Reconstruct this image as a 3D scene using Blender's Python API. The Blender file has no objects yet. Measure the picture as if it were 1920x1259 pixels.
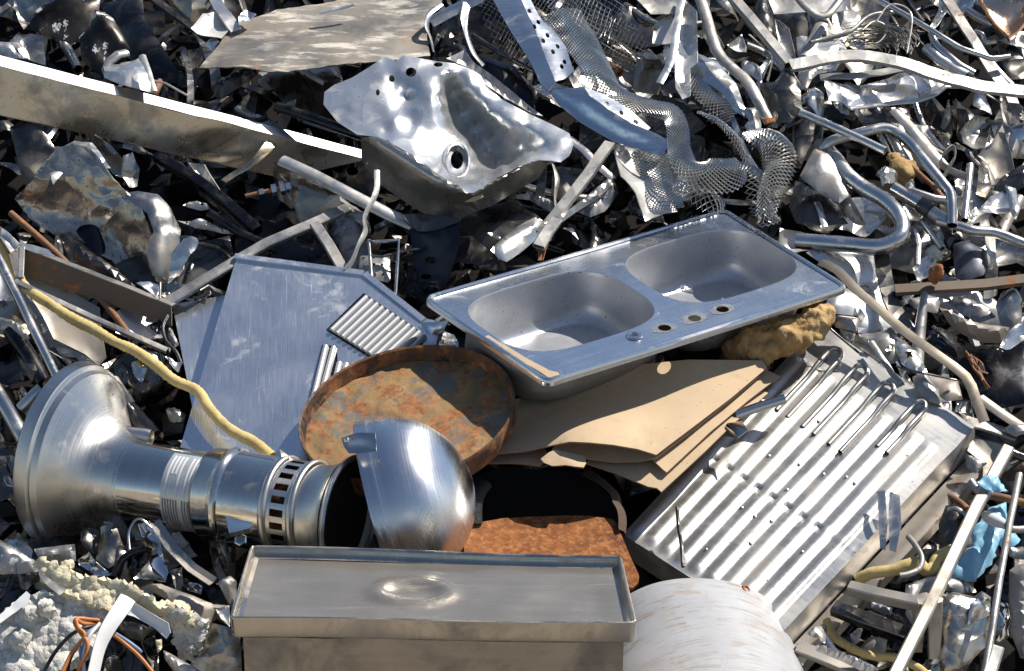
import bpy, bmesh, math, random, zlib
import numpy as np
from mathutils import Vector, Matrix, noise as mnoise
from mathutils.geometry import delaunay_2d_cdt

# ------------------------------------------------------------------ camera, sky, sun, exposure
SC = bpy.context.scene
COL = SC.collection
RAD = math.radians
TILT = RAD(27); DIST = 6.0; FPX = 4800.0
CAM = np.array((0, -DIST*math.cos(TILT), DIST*math.sin(TILT)))
FW = -CAM/np.linalg.norm(CAM); RX = np.array((1.0, 0, 0)); UP = np.cross(RX, FW)
cd = bpy.data.cameras.new('camera'); cam = bpy.data.objects.new('camera', cd); COL.objects.link(cam)
cd.sensor_width = 36; cd.lens = FPX/1920*36; cd.clip_start = 0.1; cd.clip_end = 2000
cam.location = CAM; cam.rotation_euler = (RAD(90)-TILT, 0, 0)
SC.camera = cam
SUN_AZ, SUN_EL = RAD(58), RAD(52)          # azimuth from +Y (away from camera) towards +X
W = bpy.data.worlds.new('World'); SC.world = W; W.use_nodes = True
wn = W.node_tree.nodes; wl = W.node_tree.links
sky = wn.new('ShaderNodeTexSky'); sky.sky_type = 'NISHITA'; sky.sun_disc = False
sky.sun_elevation = SUN_EL; sky.sun_rotation = SUN_AZ; sky.dust_density = 0.5; sky.ozone_density = 1.6
bg = wn['Background']; bg.inputs['Strength'].default_value = 0.078
wl.new(sky.outputs[0], bg.inputs[0])
sl = bpy.data.lights.new('sun', 'SUN'); sl.energy = 5.0; sl.angle = RAD(0.5); sl.color = (1.0, 0.955, 0.88)
so = bpy.data.objects.new('sun', sl); COL.objects.link(so)
SUND = Vector((math.cos(SUN_EL)*math.sin(SUN_AZ), math.cos(SUN_EL)*math.cos(SUN_AZ), math.sin(SUN_EL)))
so.rotation_euler = SUND.to_track_quat('Z', 'Y').to_euler()
SC.view_settings.view_transform = 'Standard'; SC.view_settings.look = 'None'
SC.view_settings.exposure = 0.43; SC.view_settings.gamma = 1.0
SC.cycles.use_denoising = True
SC.cycles.max_bounces = 7; SC.cycles.glossy_bounces = 5; SC.cycles.diffuse_bounces = 3
SC.cycles.sample_clamp_indirect = 6.0

# ------------------------------------------------------------------ places on the heap
SLOPE = math.tan(RAD(22))
def ray(px, py):
    d = FW + RX*((px-960)/FPX) + UP*((629.5-py)/FPX)
    return d
def P(px, py, h=0.0):
    """the point seen at photo pixel (px, py) that lies h metres above the heap's mean slope"""
    d = ray(px, py)
    t = (h - (CAM[2]-SLOPE*CAM[1]))/(d[2]-SLOPE*d[1])
    return CAM + d*t
def PZ(px, py, z):
    d = ray(px, py); return CAM + d*((z-CAM[2])/d[2])
def to_px(p):
    v = np.asarray(p)-CAM; z = v@FW
    return 960+FPX*(v@RX)/z, 629.5-FPX*(v@UP)/z
HN = np.array((0, -SLOPE, 1.0)); HN /= np.linalg.norm(HN)       # normal of the mean slope
OX, OY, ZF = 0, 0, 3.0
def R(ox, oy, zf=3.0):
    global OX, OY, ZF
    OX, OY, ZF = ox, oy, zf
def XY(p): return (OX+p[0]/ZF, OY+p[1]/ZF)

# ------------------------------------------------------------------ objects
def seed_of(s): return zlib.crc32(s.encode()) & 0xffffffff
def tag(o, label=None, cat=None, group=None, kind=None):
    if label: o['label'] = label
    if cat: o['category'] = cat
    if group: o['group'] = group
    if kind: o['kind'] = kind
    return o
def thing(name, label, cat, loc, group=None):
    o = bpy.data.objects.new(name, None); COL.objects.link(o)
    o.location = Vector(loc); o.empty_display_size = 0.05
    return tag(o, label, cat, group)
def mk(name, V, F, mat, parent=None, uv=None, smooth=True, sharp=35, solid=0.0, offset=0.0, wire=0.0, bevel=0.0, rim=None, back=None):
    V = np.asarray(V, dtype=float)
    org = V.mean(axis=0)
    if parent is not None:
        q, org = parent, np.zeros(3)
        while q is not None:
            org = org + np.array(q.location); q = q.parent
    mi = None
    if solid:
        n0, m0 = len(V), len(F); N_ = np.zeros_like(V); ec = {}
        for f in F:
            p = V[list(f)]; nn = np.cross(p[1]-p[0], p[2]-p[0])+(np.cross(p[2]-p[0], p[3]-p[0]) if len(f) > 3 else 0)
            for i in f: N_[i] += nn
            for a, b in zip(f, list(f[1:])+[f[0]]):
                k = (min(a, b), max(a, b))
                if k in ec: ec[k] = None
                else: ec[k] = (a, b)
        N_ /= np.linalg.norm(N_, axis=1)[:, None]+1e-12
        up_, dn_ = solid*(offset+1)/2, solid*(1-offset)/2
        F = [tuple(f) for f in F]
        F2 = F+[tuple(i+n0 for i in f[::-1]) for f in F]+[(e[1], e[0], e[0]+n0, e[1]+n0) for e in ec.values() if e]
        mi = [0]*m0+[2 if back else 0]*m0+[1 if rim else 0]*(len(F2)-2*m0)
        V = np.vstack([V+N_*up_, V-N_*dn_]); F = F2
        if uv is not None: uv = np.vstack([np.asarray(uv, float)]*2)
    me = bpy.data.meshes.new(name)
    me.from_pydata([tuple(v) for v in V-org], [], [tuple(int(i) for i in f) for f in F])
    me.update()
    if uv is not None:
        uv = np.asarray(uv, dtype=float)
        L = me.uv_layers.new(name='UVMap')
        idx = np.zeros(len(me.loops), dtype=np.int32); me.loops.foreach_get('vertex_index', idx)
        L.data.foreach_set('uv', uv[idx].astype(np.float32).ravel())
    if smooth:
        me.polygons.foreach_set('use_smooth', [True]*len(me.polygons))
        me.set_sharp_from_angle(angle=RAD(sharp))
    me.materials.append(mat)
    if rim or back:
        me.materials.append(rim or mat); me.materials.append(back or mat)
        if mi: me.polygons.foreach_set('material_index', mi)
    o = bpy.data.objects.new(name, me); COL.objects.link(o)
    if parent is None: o.location = Vector(org)
    else: o.parent = parent
    if wire:
        m = o.modifiers.new('wire', 'WIREFRAME'); m.thickness = wire; m.use_even_offset = False; m.use_boundary = True
    if bevel:
        m = o.modifiers.new('bevel', 'BEVEL'); m.width = bevel; m.segments = 2; m.limit_method = 'ANGLE'; m.angle_limit = RAD(40)
    return o
class MB:
    """collects pieces that make ONE mesh"""
    def __init__(s): s.V, s.F, s.U = [], [], []
    def add(s, V, F, U=None):
        n = len(s.V); s.V += [tuple(v) for v in V]; s.F += [tuple(i+n for i in f) for f in F]
        s.U += [tuple(u) for u in (U if U is not None else [(v[0], v[1]) for v in V])]
        return s
    def build(s, name, mat, parent=None, **k): return mk(name, s.V, s.F, mat, parent, uv=s.U, **k)

# ------------------------------------------------------------------ 2-D meshing
def densify(pts, sp, closed=True):
    pts = [np.asarray(p, float) for p in pts]; out = []
    n = len(pts)
    for i in range(n if closed else n-1):
        a, b = pts[i], pts[(i+1) % n]
        k = max(1, int(round(np.linalg.norm((b-a)[:2])/sp)))
        for j in range(k): out.append(a+(b-a)*(j/k))
    if not closed: out.append(pts[-1])
    return np.array(out)
def inside(poly, q):
    x, y = q[:, 0], q[:, 1]; r = np.zeros(len(q), bool)
    n = len(poly)
    for i in range(n):
        x0, y0 = poly[i][:2]; x1, y1 = poly[(i+1) % n][:2]
        if y0 == y1: continue
        c = ((y0 > y) != (y1 > y)) & (x < (x1-x0)*(y-y0)/(y1-y0)+x0)
        r ^= c
    return r
def tri2d(outer, holes, sp, rng):
    """outer, holes: dense 2-D loops. Returns points and triangles (inside outer, outside holes)"""
    loops = [np.asarray(outer)[:, :2]]+[np.asarray(h)[:, :2] for h in holes]
    lo, hi = loops[0].min(0), loops[0].max(0)
    gx = np.arange(lo[0]+sp*.5, hi[0], sp); gy = np.arange(lo[1]+sp*.43, hi[1], sp*.866)
    pts = []
    for j, y in enumerate(gy):
        for x in gx: pts.append((x+(sp*.5 if j % 2 else 0)+rng.uniform(-.22, .22)*sp, y+rng.uniform(-.22, .22)*sp))
    B = np.vstack(loops)
    if pts:
        pts = np.array(pts); ok = inside(loops[0], pts)
        for h in loops[1:]: ok &= ~inside(h, pts)
        pts = pts[ok]
        if len(pts):
            d = ((pts[:, None, :]-B[None])**2).sum(2).min(1)
            pts = pts[d > (sp*.45)**2]
    allp = np.vstack([B, pts]) if len(pts) else B
    ed = []; k = 0
    for l in loops:
        n = len(l); ed += [(k+i, k+(i+1) % n) for i in range(n)]; k += n
    r = delaunay_2d_cdt([Vector(p) for p in allp], ed, [], 0, 1e-6)
    vv = np.array([tuple(v) for v in r[0]]); ff = [tuple(f) for f in r[2]]
    c = np.array([vv[list(f)].mean(0) for f in ff])
    ok = inside(loops[0], c)
    for h in loops[1:]: ok &= ~inside(h, c)
    ff = [f for f, o in zip(ff, ok) if o]
    return vv, ff, len(loops[0])
def circle2(cx, cy, rx, ry=None, n=16, rot=0.0):
    ry = rx if ry is None else ry
    a = np.linspace(0, 2*math.pi, n, endpoint=False); x, y = rx*np.cos(a), ry*np.sin(a)
    c, s = math.cos(rot), math.sin(rot)
    return np.stack([cx+x*c-y*s, cy+x*s+y*c], 1)
def fold_noise(q, rng, k=5, size=1.0):
    """piecewise linear creases: the way thin sheet metal crumples"""
    d = np.zeros(len(q)); lo, hi = q.min(0), q.max(0); tot = 0
    for i in range(k):
        a = rng.uniform(0, math.tau); n = np.array((math.cos(a), math.sin(a)))
        p = lo+(hi-lo)*np.array((rng.uniform(.12, .88), rng.uniform(.12, .88)))
        w = rng.choice((-1, 1))*rng.uniform(.5, 1)*(.75**i)
        d += w*np.abs((q-p)@n); tot += abs(w)
    e = max(np.linalg.norm(hi-lo), 1e-6)*.25
    return (d-d.mean())/(e*max(tot, .01))*1.6
def soft_noise(q, f, off):
    return np.array([mnoise.noise(Vector((a[0]*f+off, a[1]*f-off, off*.37))) for a in q])

def sheet(name, label, cat, mat, pts, h=0.0, cr=0.015, folds=6, sp=11, th=.0016, holes=(), rag=0.0, dent=0.0, group=None, parent=None, raw=False, bulge=0.0, sharp=30, curl=0.0, rim=None, tl=None, grit=0.0):
    """a piece of sheet metal: outline (x, y[, h]) in the current window, real heights, creased and given thickness"""
    rng = random.Random(seed_of(label or name))
    pp = [(*(p[:2] if raw else XY(p)), (p[2] if len(p) > 2 else h)) for p in pts]
    if tl:
        mx, my = sum(p[0] for p in pp)/len(pp), sum(p[1] for p in pp)/len(pp)
        pp = [(x, y, hh+(tl[0]*(x-mx)+tl[1]*(y-my))*1e-4) for x, y, hh in pp]
    area = abs(sum(a[0]*b[1]-b[0]*a[1] for a, b in zip(pp, pp[1:]+pp[:1])))*.5
    sp = max(3.5, min(sp, math.sqrt(area)/7))
    dn = densify(pp, sp)
    if rag:
        dn[:, :2] += np.array([(rng.uniform(-rag, rag), rng.uniform(-rag, rag)) for _ in dn])
    hl = []
    for hh in holes:
        if isinstance(hh[0], tuple):
            hl.append(densify([(XY(a) if not raw else a) for a in hh], sp)); continue
        x, y, rx = hh[:3]; ry = hh[3] if len(hh) > 3 else rx; ro = hh[4] if len(hh) > 4 else 0
        c = circle2(0, 0, rx, ry, 12, ro)
        c = [XY((x+a, y+b)) for a, b in c] if not raw else [(x+a, y+b) for a, b in c]
        hl.append(np.array(c))
    V2, F, nb = tri2d(dn, hl, sp, rng)
    # height: inverse-distance from the outline
    D = ((V2[:, None, :]-dn[None, :, :2])**2).sum(2)+1e-3
    w = D**-1.25; H = (w@dn[:, 2])/w.sum(1)
    V = np.array([P(a[0], a[1], b) for a, b in zip(V2, H)])
    q = V2/800.0
    C = V.mean(0); _, _, vt = np.linalg.svd(V-C, full_matrices=False); n = vt[2]
    if n@(-FW) < 0: n = -n
    size = math.sqrt(area)/800.0
    disp = np.zeros(len(V))
    if cr: disp += cr*fold_noise(q, rng, folds)+cr*.4*soft_noise(q, 1.6/size, rng.uniform(0, 50))
    if dent: disp += dent*soft_noise(q, 5/size, rng.uniform(0, 50))+dent*.5*soft_noise(q, 11/size, rng.uniform(0, 50))
    if grit:
        o_ = rng.uniform(0, 50); disp += grit*np.abs(soft_noise(q, 55, o_))+grit*.7*soft_noise(q, 110, o_)+grit*1.2*soft_noise(q, 24, o_)
    if bulge:
        e = np.sqrt(D.min(1)); disp += bulge*np.sqrt(e/max(e.max(), 1e-6))
    if curl:
        e = np.sqrt(D.min(1)); disp += curl*np.exp(-e/9.0)
    V = V+n[None]*disp[:, None]
    if n@np.cross(V[F[0][1]]-V[F[0][0]], V[F[0][2]]-V[F[0][0]]) < 0: F = [f[::-1] for f in F]
    o = mk(name, V, F, mat, parent, uv=q, solid=th, sharp=sharp, rim=rim)
    return tag(o, label, cat, group) if cat else tag(o, label)

# ------------------------------------------------------------------ sweeps
def smooth_path(pts, sub):
    pts = [np.asarray(p, float) for p in pts]
    if len(pts) < 3 or sub <= 1:
        out = []
        for a, b in zip(pts, pts[1:]):
            k = max(1, sub)
            out += [a+(b-a)*(j/k) for j in range(k)]
        return np.array(out+[pts[-1]])
    out = []
    for i in range(len(pts)-1):
        p0 = pts[i-1] if i else 2*pts[0]-pts[1]; p1, p2 = pts[i], pts[i+1]
        p3 = pts[i+2] if i+2 < len(pts) else 2*pts[-1]-pts[-2]
        for j in range(sub):
            t = j/sub
            out.append(.5*((2*p1)+(-p0+p2)*t+(2*p0-5*p1+4*p2-p3)*t*t+(-p0+3*p1-3*p2+p3)*t**3))
    return np.array(out+[pts[-1]])
def profile(kind, w, t):
    if kind == 'round':
        n = 14; return [(w/2*math.cos(a), t/2*math.sin(a)) for a in np.linspace(0, math.tau, n, endpoint=False)], True
    if kind == 'box':
        b = min(w, t)*.12; x, y = w/2, t/2
        return [(x-b, -y), (x, -y+b), (x, y-b), (x-b, y), (-x+b, y), (-x, y-b), (-x, -y+b), (-x+b, -y)], True
    if kind == 'L': return [(-w/2, 0), (-w/4, 0), (w/4, 0), (w/2, 0), (w/2, -t/2), (w/2, -t)], False
    if kind == 'U': return [(-w/2, -t), (-w/2, -t/2), (-w/2, 0), (0, 0), (w/2, 0), (w/2, -t/2), (w/2, -t)], False
    if kind == 'V': return [(-w/2, t), (-w/4, t/2), (0, 0), (w/4, t/2), (w/2, t)], False
    if kind == 'flat': return [(-w/2, 0), (-w/6, t), (w/6, t), (w/2, 0)], False
    if kind == 'half': return [(w/2*math.cos(a), t*math.sin(a)) for a in np.linspace(0, math.pi, 8)], False
def sweep(path, prof, closed, roll=None, scale=None, up=HN, jit=0.0, rng=None, cap=False):
    n = len(path); m = len(prof)
    T = np.gradient(path, axis=0); T /= np.linalg.norm(T, axis=1)[:, None]+1e-12
    V, U = [], []; s = 0; ref = None
    for i in range(n):
        if i: s += np.linalg.norm(path[i]-path[i-1])
        x = np.cross(T[i], up)
        if ref is not None and (np.linalg.norm(x) < .25 or x@ref < 0): x = ref-(ref@T[i])*T[i]
        x /= np.linalg.norm(x)+1e-12; ref = x
        y = np.cross(x, T[i])
        a = roll[i] if roll is not None else 0
        xx, yy = x*math.cos(a)+y*math.sin(a), -x*math.sin(a)+y*math.cos(a)
        sc = scale[i] if scale is not None else 1.0
        c = 0; pv = None
        for j, (u, v) in enumerate(prof):
            k = 1.0
            if jit: k += jit*mnoise.noise(Vector((s*28+j*1.3, j*2.1, (rng.random() if rng else 0)*.01)))
            V.append(path[i]+(xx*u+yy*v)*sc*k)
            if pv: c += math.hypot(u-pv[0], v-pv[1])
            pv = (u, v); U.append((s, c))
    F = []
    for i in range(n-1):
        for j in range(m if closed else m-1):
            a, b = i*m+j, i*m+(j+1) % m
            F.append((a, b, b+m, a+m))
    if cap:
        F.append(tuple(range(m))[::-1]); F.append(tuple((n-1)*m+j for j in range(m)))
    return V, F, U
def bar(name, label, cat, mat, pts, w, t=None, kind='round', h=0.0, sub=1, th=.0022, jit=0.0, cap=False, group=None, parent=None, wob=0.0, taper=None, raw=False, sharp=35, build=True, scale=None):
    """tube, strip, channel or rod along (x, y[, h[, roll degrees]]); w and t in photo pixels (1/800 m)"""
    rng = random.Random(seed_of(label or name))
    t = w if t is None else t
    q = [(*(p[:2] if raw else XY(p)), p[2] if len(p) > 2 else h, p[3] if len(p) > 3 else 0.0) for p in pts]
    if sub == 1 and (jit or wob): sub_, q = 1, [tuple(v) for v in densify(q, 18, closed=False)]
    pts4 = smooth_path(q, sub)
    path = np.array([P(a[0], a[1], a[2]) for a in pts4]); roll = np.radians(pts4[:, 3])
    if wob:
        off = rng.uniform(0, 90)
        for i in range(len(path)):
            path[i] += np.array((mnoise.noise(Vector((i*.35, off, 0))), mnoise.noise(Vector((i*.35, off, 9))), mnoise.noise(Vector((i*.35, off, 5)))))*wob
            roll[i] += wob*14*mnoise.noise(Vector((i*.3, off, 3)))
    pr, cl = profile(kind, w/800, t/800)
    sc = None
    if taper is not None: sc = np.interp(np.linspace(0, 1, len(path)), np.linspace(0, 1, len(taper)), taper)
    V, F, U = sweep(path, pr, cl, roll, sc, jit=jit, rng=rng, cap=cap)
    if not build: return V, F, U
    o = mk(name, V, F, mat, parent, uv=U, solid=(0 if cap else th), offset=0, sharp=sharp)
    return tag(o, label, cat, group) if cat else tag(o, label)
def lathe(prof, A, axis, n=56, a0=0, a1=math.tau, ref=None):
    """prof: list of (along, radius) in metres from A along axis"""
    axis = np.asarray(axis, float); axis /= np.linalg.norm(axis)
    r0 = np.asarray(ref, float) if ref is not None else UP
    x = r0-(r0@axis)*axis; x /= np.linalg.norm(x); y = np.cross(axis, x)
    full = abs(a1-a0-math.tau) < 1e-6
    ang = np.linspace(a0, a1, n, endpoint=not full)
    V, U, F = [], [], []; s = 0; pv = None
    for (a, r) in prof:
        if pv: s += math.hypot(a-pv[0], r-pv[1])
        pv = (a, r)
        for t in ang:
            V.append(np.asarray(A)+axis*a+(x*math.cos(t)+y*math.sin(t))*r); U.append((t*.1, s))
    m = len(ang)
    for i in range(len(prof)-1):
        for j in range(m if full else m-1):
            a, b = i*m+j, i*m+(j+1) % m
            F.append((a, b, b+m, a+m))
    return V, F, U
def box_geo(c, x, y, z, hx, hy, hz):
    c = np.asarray(c, float); V = []
    for sz in (-1, 1):
        for sx, sy in ((-1, -1), (1, -1), (1, 1), (-1, 1)):
            V.append(c+np.asarray(x)*hx*sx+np.asarray(y)*hy*sy+np.asarray(z)*hz*sz)
    F = [(3, 2, 1, 0), (4, 5, 6, 7), (0, 1, 5, 4), (1, 2, 6, 5), (2, 3, 7, 6), (3, 0, 4, 7)]
    return V, F
class Patch:
    """a flat four-cornered panel in space; at(u, v, n): u, v in 0..1, n metres above it"""
    def __init__(s, c00, c10, c11, c01):
        s.c = [np.asarray(c, float) for c in (c00, c10, c11, c01)]
        s.n = np.cross(s.c[1]-s.c[0], s.c[3]-s.c[0]); s.n /= np.linalg.norm(s.n)
        if s.n[2] < 0: s.n = -s.n
        s.L = np.linalg.norm(s.c[1]-s.c[0]); s.W = np.linalg.norm(s.c[3]-s.c[0])
    def at(s, u, v, n=0.0):
        a, b, c, d = s.c
        return a*(1-u)*(1-v)+b*u*(1-v)+c*u*v+d*(1-u)*v+s.n*n

# ------------------------------------------------------------------ materials
MATS = {}
def metal(key, col, rough=.32, rv=.2, brush=None, bamt=.15, dirt=None, rust=0.0, bump=.0, bscale=30, aniso=0.0, met=1.0, scale=7.0, vary=.25, speck=0.0, wear=None, spec=.5, streak=None, wrink=None):
    """procedural sheet metal. dirt = (colour, amount 0..1, noise scale); brush = UV stretch; wear = (colour, amount, scale) hard-edged flakes"""
    m = bpy.data.materials.new(key); m.use_nodes = True; MATS[key] = m
    N, L = m.node_tree.nodes, m.node_tree.links
    b = N['Principled BSDF']; b.inputs['Specular IOR Level'].default_value = spec
    tc = N.new('ShaderNodeTexCoord')
    def noise(sc, det=5, rg=.6, vec=None, dist=0.0):
        n = N.new('ShaderNodeTexNoise'); n.inputs['Scale'].default_value = sc; n.inputs['Detail'].default_value = det
        n.inputs['Roughness'].default_value = rg; n.inputs['Distortion'].default_value = dist
        L.new(vec if vec is not None else tc.outputs['Object'], n.inputs['Vector']); return n.outputs['Fac']
    def rng(src, a, bb, c, d):
        r = N.new('ShaderNodeMapRange'); r.inputs[1].default_value = a; r.inputs[2].default_value = bb
        r.inputs[3].default_value = c; r.inputs[4].default_value = d; L.new(src, r.inputs[0]); return r.outputs[0]
    def math_(op, a, c):
        q = N.new('ShaderNodeMath'); q.operation = op
        for i, s in enumerate((a, c)):
            if isinstance(s, (int, float)): q.inputs[i].default_value = s
            else: L.new(s, q.inputs[i])
        return q.outputs[0]
    def mixc(f, a, c):
        q = N.new('ShaderNodeMix'); q.data_type = 'RGBA'
        for s, i in ((f, 0), (a, 6), (c, 7)):
            if isinstance(s, tuple): q.inputs[i].default_value = (*s, 1)
            elif isinstance(s, (int, float)): q.inputs[i].default_value = s
            else: L.new(s, q.inputs[i])
        return q.outputs[2]
    n1 = noise(scale, 6, .62)
    c = mixc(rng(n1, .3, .7, 0, 1), tuple(x*(1-vary) for x in col), col)
    r = rng(n1, .3, .7, max(.03, rough-rv*.5), rough+rv*.5); mt = met
    hgt = None
    if brush:
        mp = N.new('ShaderNodeMapping'); mp.inputs['Scale'].default_value = (brush[0], brush[1], 1)
        L.new(tc.outputs['UV'], mp.inputs[0])
        nb = noise(1, 3, .7, mp.outputs[0])
        r = math_('ADD', r, rng(nb, .25, .75, -bamt*.5, bamt*.5))
        c = mixc(rng(nb, .45, .8, 0, .35), c, tuple(min(1, x*1.25) for x in col))
        hgt = rng(nb, 0, 1, 0, .25)
    if dirt:
        dc, da, ds = dirt
        n2 = noise(ds, 8, .68, None, .6)
        f = rng(n2, .60-da*.42, .84-da*.28, 0, 1)
        n3 = noise(ds*4, 5, .7)
        f = math_('MULTIPLY', f, rng(n3, .3, .65, .45, 1))
        c = mixc(f, c, mixc(n3, tuple(x*.55 for x in dc), dc)); r = math_('ADD', math_('MULTIPLY', r, math_('SUBTRACT', 1, f)), math_('MULTIPLY', f, .75))
        mt = math_('MULTIPLY', met, math_('SUBTRACT', 1, math_('MULTIPLY', f, .85)))
    if wear:
        dc, da, ds = wear
        n2 = noise(ds, 9, .72, None, .3)
        f = rng(n2, .66-da*.4, .68-da*.4, 0, 1)
        c = mixc(f, c, dc); r = math_('ADD', math_('MULTIPLY', r, math_('SUBTRACT', 1, f)), math_('MULTIPLY', f, .6))
        mt = math_('MULTIPLY', mt, math_('SUBTRACT', 1, f))
    if streak:
        dc, da, su, sv = streak
        mp = N.new('ShaderNodeMapping'); mp.inputs['Scale'].default_value = (su, sv, 1); L.new(tc.outputs['UV'], mp.inputs[0])
        n7 = noise(1, 7, .7, mp.outputs[0], .5); n8 = noise(scale*.8, 4, .6)
        f = math_('MULTIPLY', rng(n7, .64-da*.3, .72-da*.3, 0, 1), rng(n8, .4, .6, .15, 1))
        c = mixc(f, c, dc); mt = math_('MULTIPLY', mt, math_('SUBTRACT', 1, f))
    if rust:
        n4 = noise(scale*1.7+3, 9, .72, None, .15); f = rng(n4, .66-rust*.4, .70-rust*.3, 0, 1)
        n5 = noise(60, 6, .7)
        c = mixc(f, c, mixc(rng(n5, .3, .7, 0, 1), (.10, .035, .015), (.42, .17, .055)))
        r = math_('ADD', math_('MULTIPLY', r, math_('SUBTRACT', 1, f)), math_('MULTIPLY', f, .85))
        mt = math_('MULTIPLY', mt, math_('SUBTRACT', 1, f))
    if speck:
        n6 = noise(170, 2, .5); f = rng(n6, .72-speck*.2, .75-speck*.2, 0, 1)
        c = mixc(f, c, (.05, .045, .04)); r = math_('ADD', r, math_('MULTIPLY', f, .3))
    for src, name in ((c, 'Base Color'), (r, 'Roughness'), (mt, 'Metallic')):
        if isinstance(src, (int, float)): b.inputs[name].default_value = src
        else: L.new(src, b.inputs[name])
    nrm = None
    if bump or hgt is not None:
        nb2 = noise(bscale, 4, .6)
        hh = nb2 if hgt is None else math_('ADD', math_('MULTIPLY', nb2, 1.0 if bump else 0.0), hgt)
        bp = N.new('ShaderNodeBump'); bp.inputs['Strength'].default_value = bump if bump else .05; bp.inputs['Distance'].default_value = .004
        L.new(hh, bp.inputs['Height']); nrm = bp.outputs[0]
    if wrink:
        wv = N.new('ShaderNodeTexNoise'); wv.inputs['Scale'].default_value = wrink[0]*.6; L.new(tc.outputs['Object'], wv.inputs['Vector'])
        mx = N.new('ShaderNodeVectorMath'); mx.operation = 'MULTIPLY_ADD'; mx.inputs[1].default_value = (.9/wrink[0],)*3
        L.new(wv.outputs['Color'], mx.inputs[0]); L.new(tc.outputs['Object'], mx.inputs[2])
        hs = []
        for k, wgt in ((1, 1.0), (2.7, .35)):
            vo = N.new('ShaderNodeTexVoronoi'); vo.feature = 'F1'; vo.inputs['Scale'].default_value = wrink[0]*k; L.new(mx.outputs[0], vo.inputs['Vector'])
            hs.append(math_('MULTIPLY', vo.outputs['Distance'], wgt))
        bp = N.new('ShaderNodeBump'); bp.inputs['Strength'].default_value = wrink[1]; bp.inputs['Distance'].default_value = .35/wrink[0]
        L.new(math_('ADD', hs[0], hs[1]), bp.inputs['Height'])
        if nrm: L.new(nrm, bp.inputs['Normal'])
        nrm = bp.outputs[0]
    if nrm: L.new(nrm, b.inputs['Normal'])
    if aniso:
        b.inputs['Anisotropic'].default_value = aniso
        tg = N.new('ShaderNodeTangent'); tg.direction_type = 'UV_MAP'; L.new(tg.outputs[0], b.inputs['Tangent'])
    return m
DUST = (.34, .28, .21); GRIME = (.07, .06, .05)
sink_steel = metal('sink_steel', (.68, .695, .72), .27, .10, brush=(3, 120), bamt=.06, dirt=(DUST, .02, 12), vary=.06)
bowl_steel = metal('bowl_steel', (.60, .60, .61), .34, .14, met=.68, dirt=((.22, .19, .15), .10, 7), vary=.10, speck=.12)
bowl_back = metal('bowl_back', (.42, .39, .35), .45, .16, met=.75, dirt=((.20, .15, .10), .36, 9), vary=.25, speck=.15)
panel_steel = metal('panel_steel', (.66, .685, .72), .29, .06, brush=(420, 14), bamt=.06, vary=.04, streak=((.78, .80, .83), .10, 900, 11), wrink=(2.2, .05), dirt=(DUST, .03, 6))
louvre_grey = metal('louvre_grey', (.50, .50, .50), .45, .1, met=.35, vary=.1)
brown_steel = metal('brown_steel', (.48, .43, .37), .34, .16, met=.8, brush=(3, 90), bamt=.10, dirt=((.24, .19, .13), .26, 6), vary=.18, speck=.1)
tank_steel = metal('tank_steel', (.50, .46, .40), .22, .16, brush=(60, 3), bamt=.06, dirt=((.27, .21, .15), .34, 4), vary=.2)
spun_steel = metal('spun_steel', (.66, .63, .58), .30, .12, brush=(2, 260), bamt=.10, aniso=.65, vary=.1, dirt=((.40, .26, .12), .07, 9))
dome_steel = metal('dome_steel', (.66, .67, .69), .27, .1, brush=(2, 260), bamt=.08, aniso=.75, vary=.08)
chrome = metal('chrome', (.68, .68, .68), .13, .08, vary=.08)
tube_steel = metal('tube_steel', (.60, .59, .57), .27, .2, dirt=(DUST, .14, 14), vary=.15)
bright_alu = metal('bright_alu', (.70, .685, .66), .33, .24, met=.88, dirt=((.26, .21, .15), .22, 14), vary=.2, speck=.06, wrink=(9, .22))
crush_alu = metal('crush_alu', (.72, .705, .68), .25, .2, met=.9, dirt=((.30, .23, .15), .16, 13), vary=.14, speck=.05, wrink=(7, .42))
galv = metal('galv', (.45, .435, .41), .42, .24, met=.88, dirt=((.24, .19, .14), .38, 12), rust=.12, vary=.34, speck=.08, wrink=(8, .16))
white_galv = metal('white_galv', (.56, .545, .52), .44, .2, dirt=((.26, .21, .15), .34, 13), vary=.25, met=.82, rust=.06, speck=.08, wrink=(8, .14))
grey_sheet = metal('grey_sheet', (.40, .385, .36), .30, .22, dirt=((.18, .14, .10), .30, 9), vary=.3, speck=.08, wrink=(8, .38))
brown_sheet = metal('brown_sheet', (.46, .40, .32), .28, .22, dirt=((.22, .15, .09), .34, 9), rust=.10, vary=.3, speck=.15, wrink=(8, .34))
dusty_sheet = metal('dusty_sheet', (.44, .40, .35), .5, .2, dirt=((.38, .31, .23), .5, 6), rust=.12, vary=.25)
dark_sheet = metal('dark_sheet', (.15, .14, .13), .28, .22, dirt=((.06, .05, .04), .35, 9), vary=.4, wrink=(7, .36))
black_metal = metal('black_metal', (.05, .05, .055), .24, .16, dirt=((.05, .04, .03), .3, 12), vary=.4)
burnt_white = metal('burnt_white', (.06, .055, .05), .38, .2, wear=((.55, .55, .54), .22, 13), bump=.15, bscale=30, vary=.4)
flat_galv = metal('flat_galv', (.34, .305, .26), .52, .2, met=.85, dirt=((.26, .20, .13), .36, 7), streak=((.55, .50, .42), .45, 9, 60), rust=.10, vary=.3, bump=.08, bscale=25)
rust_mat = metal('rust_mat', (.30, .12, .045), .85, .1, met=0, rust=.55, bump=.35, bscale=70, vary=.5)
rust_rod = metal('rust_rod', (.28, .14, .07), .7, .15, met=.15, rust=.45, bump=.2, bscale=60, vary=.45)
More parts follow.
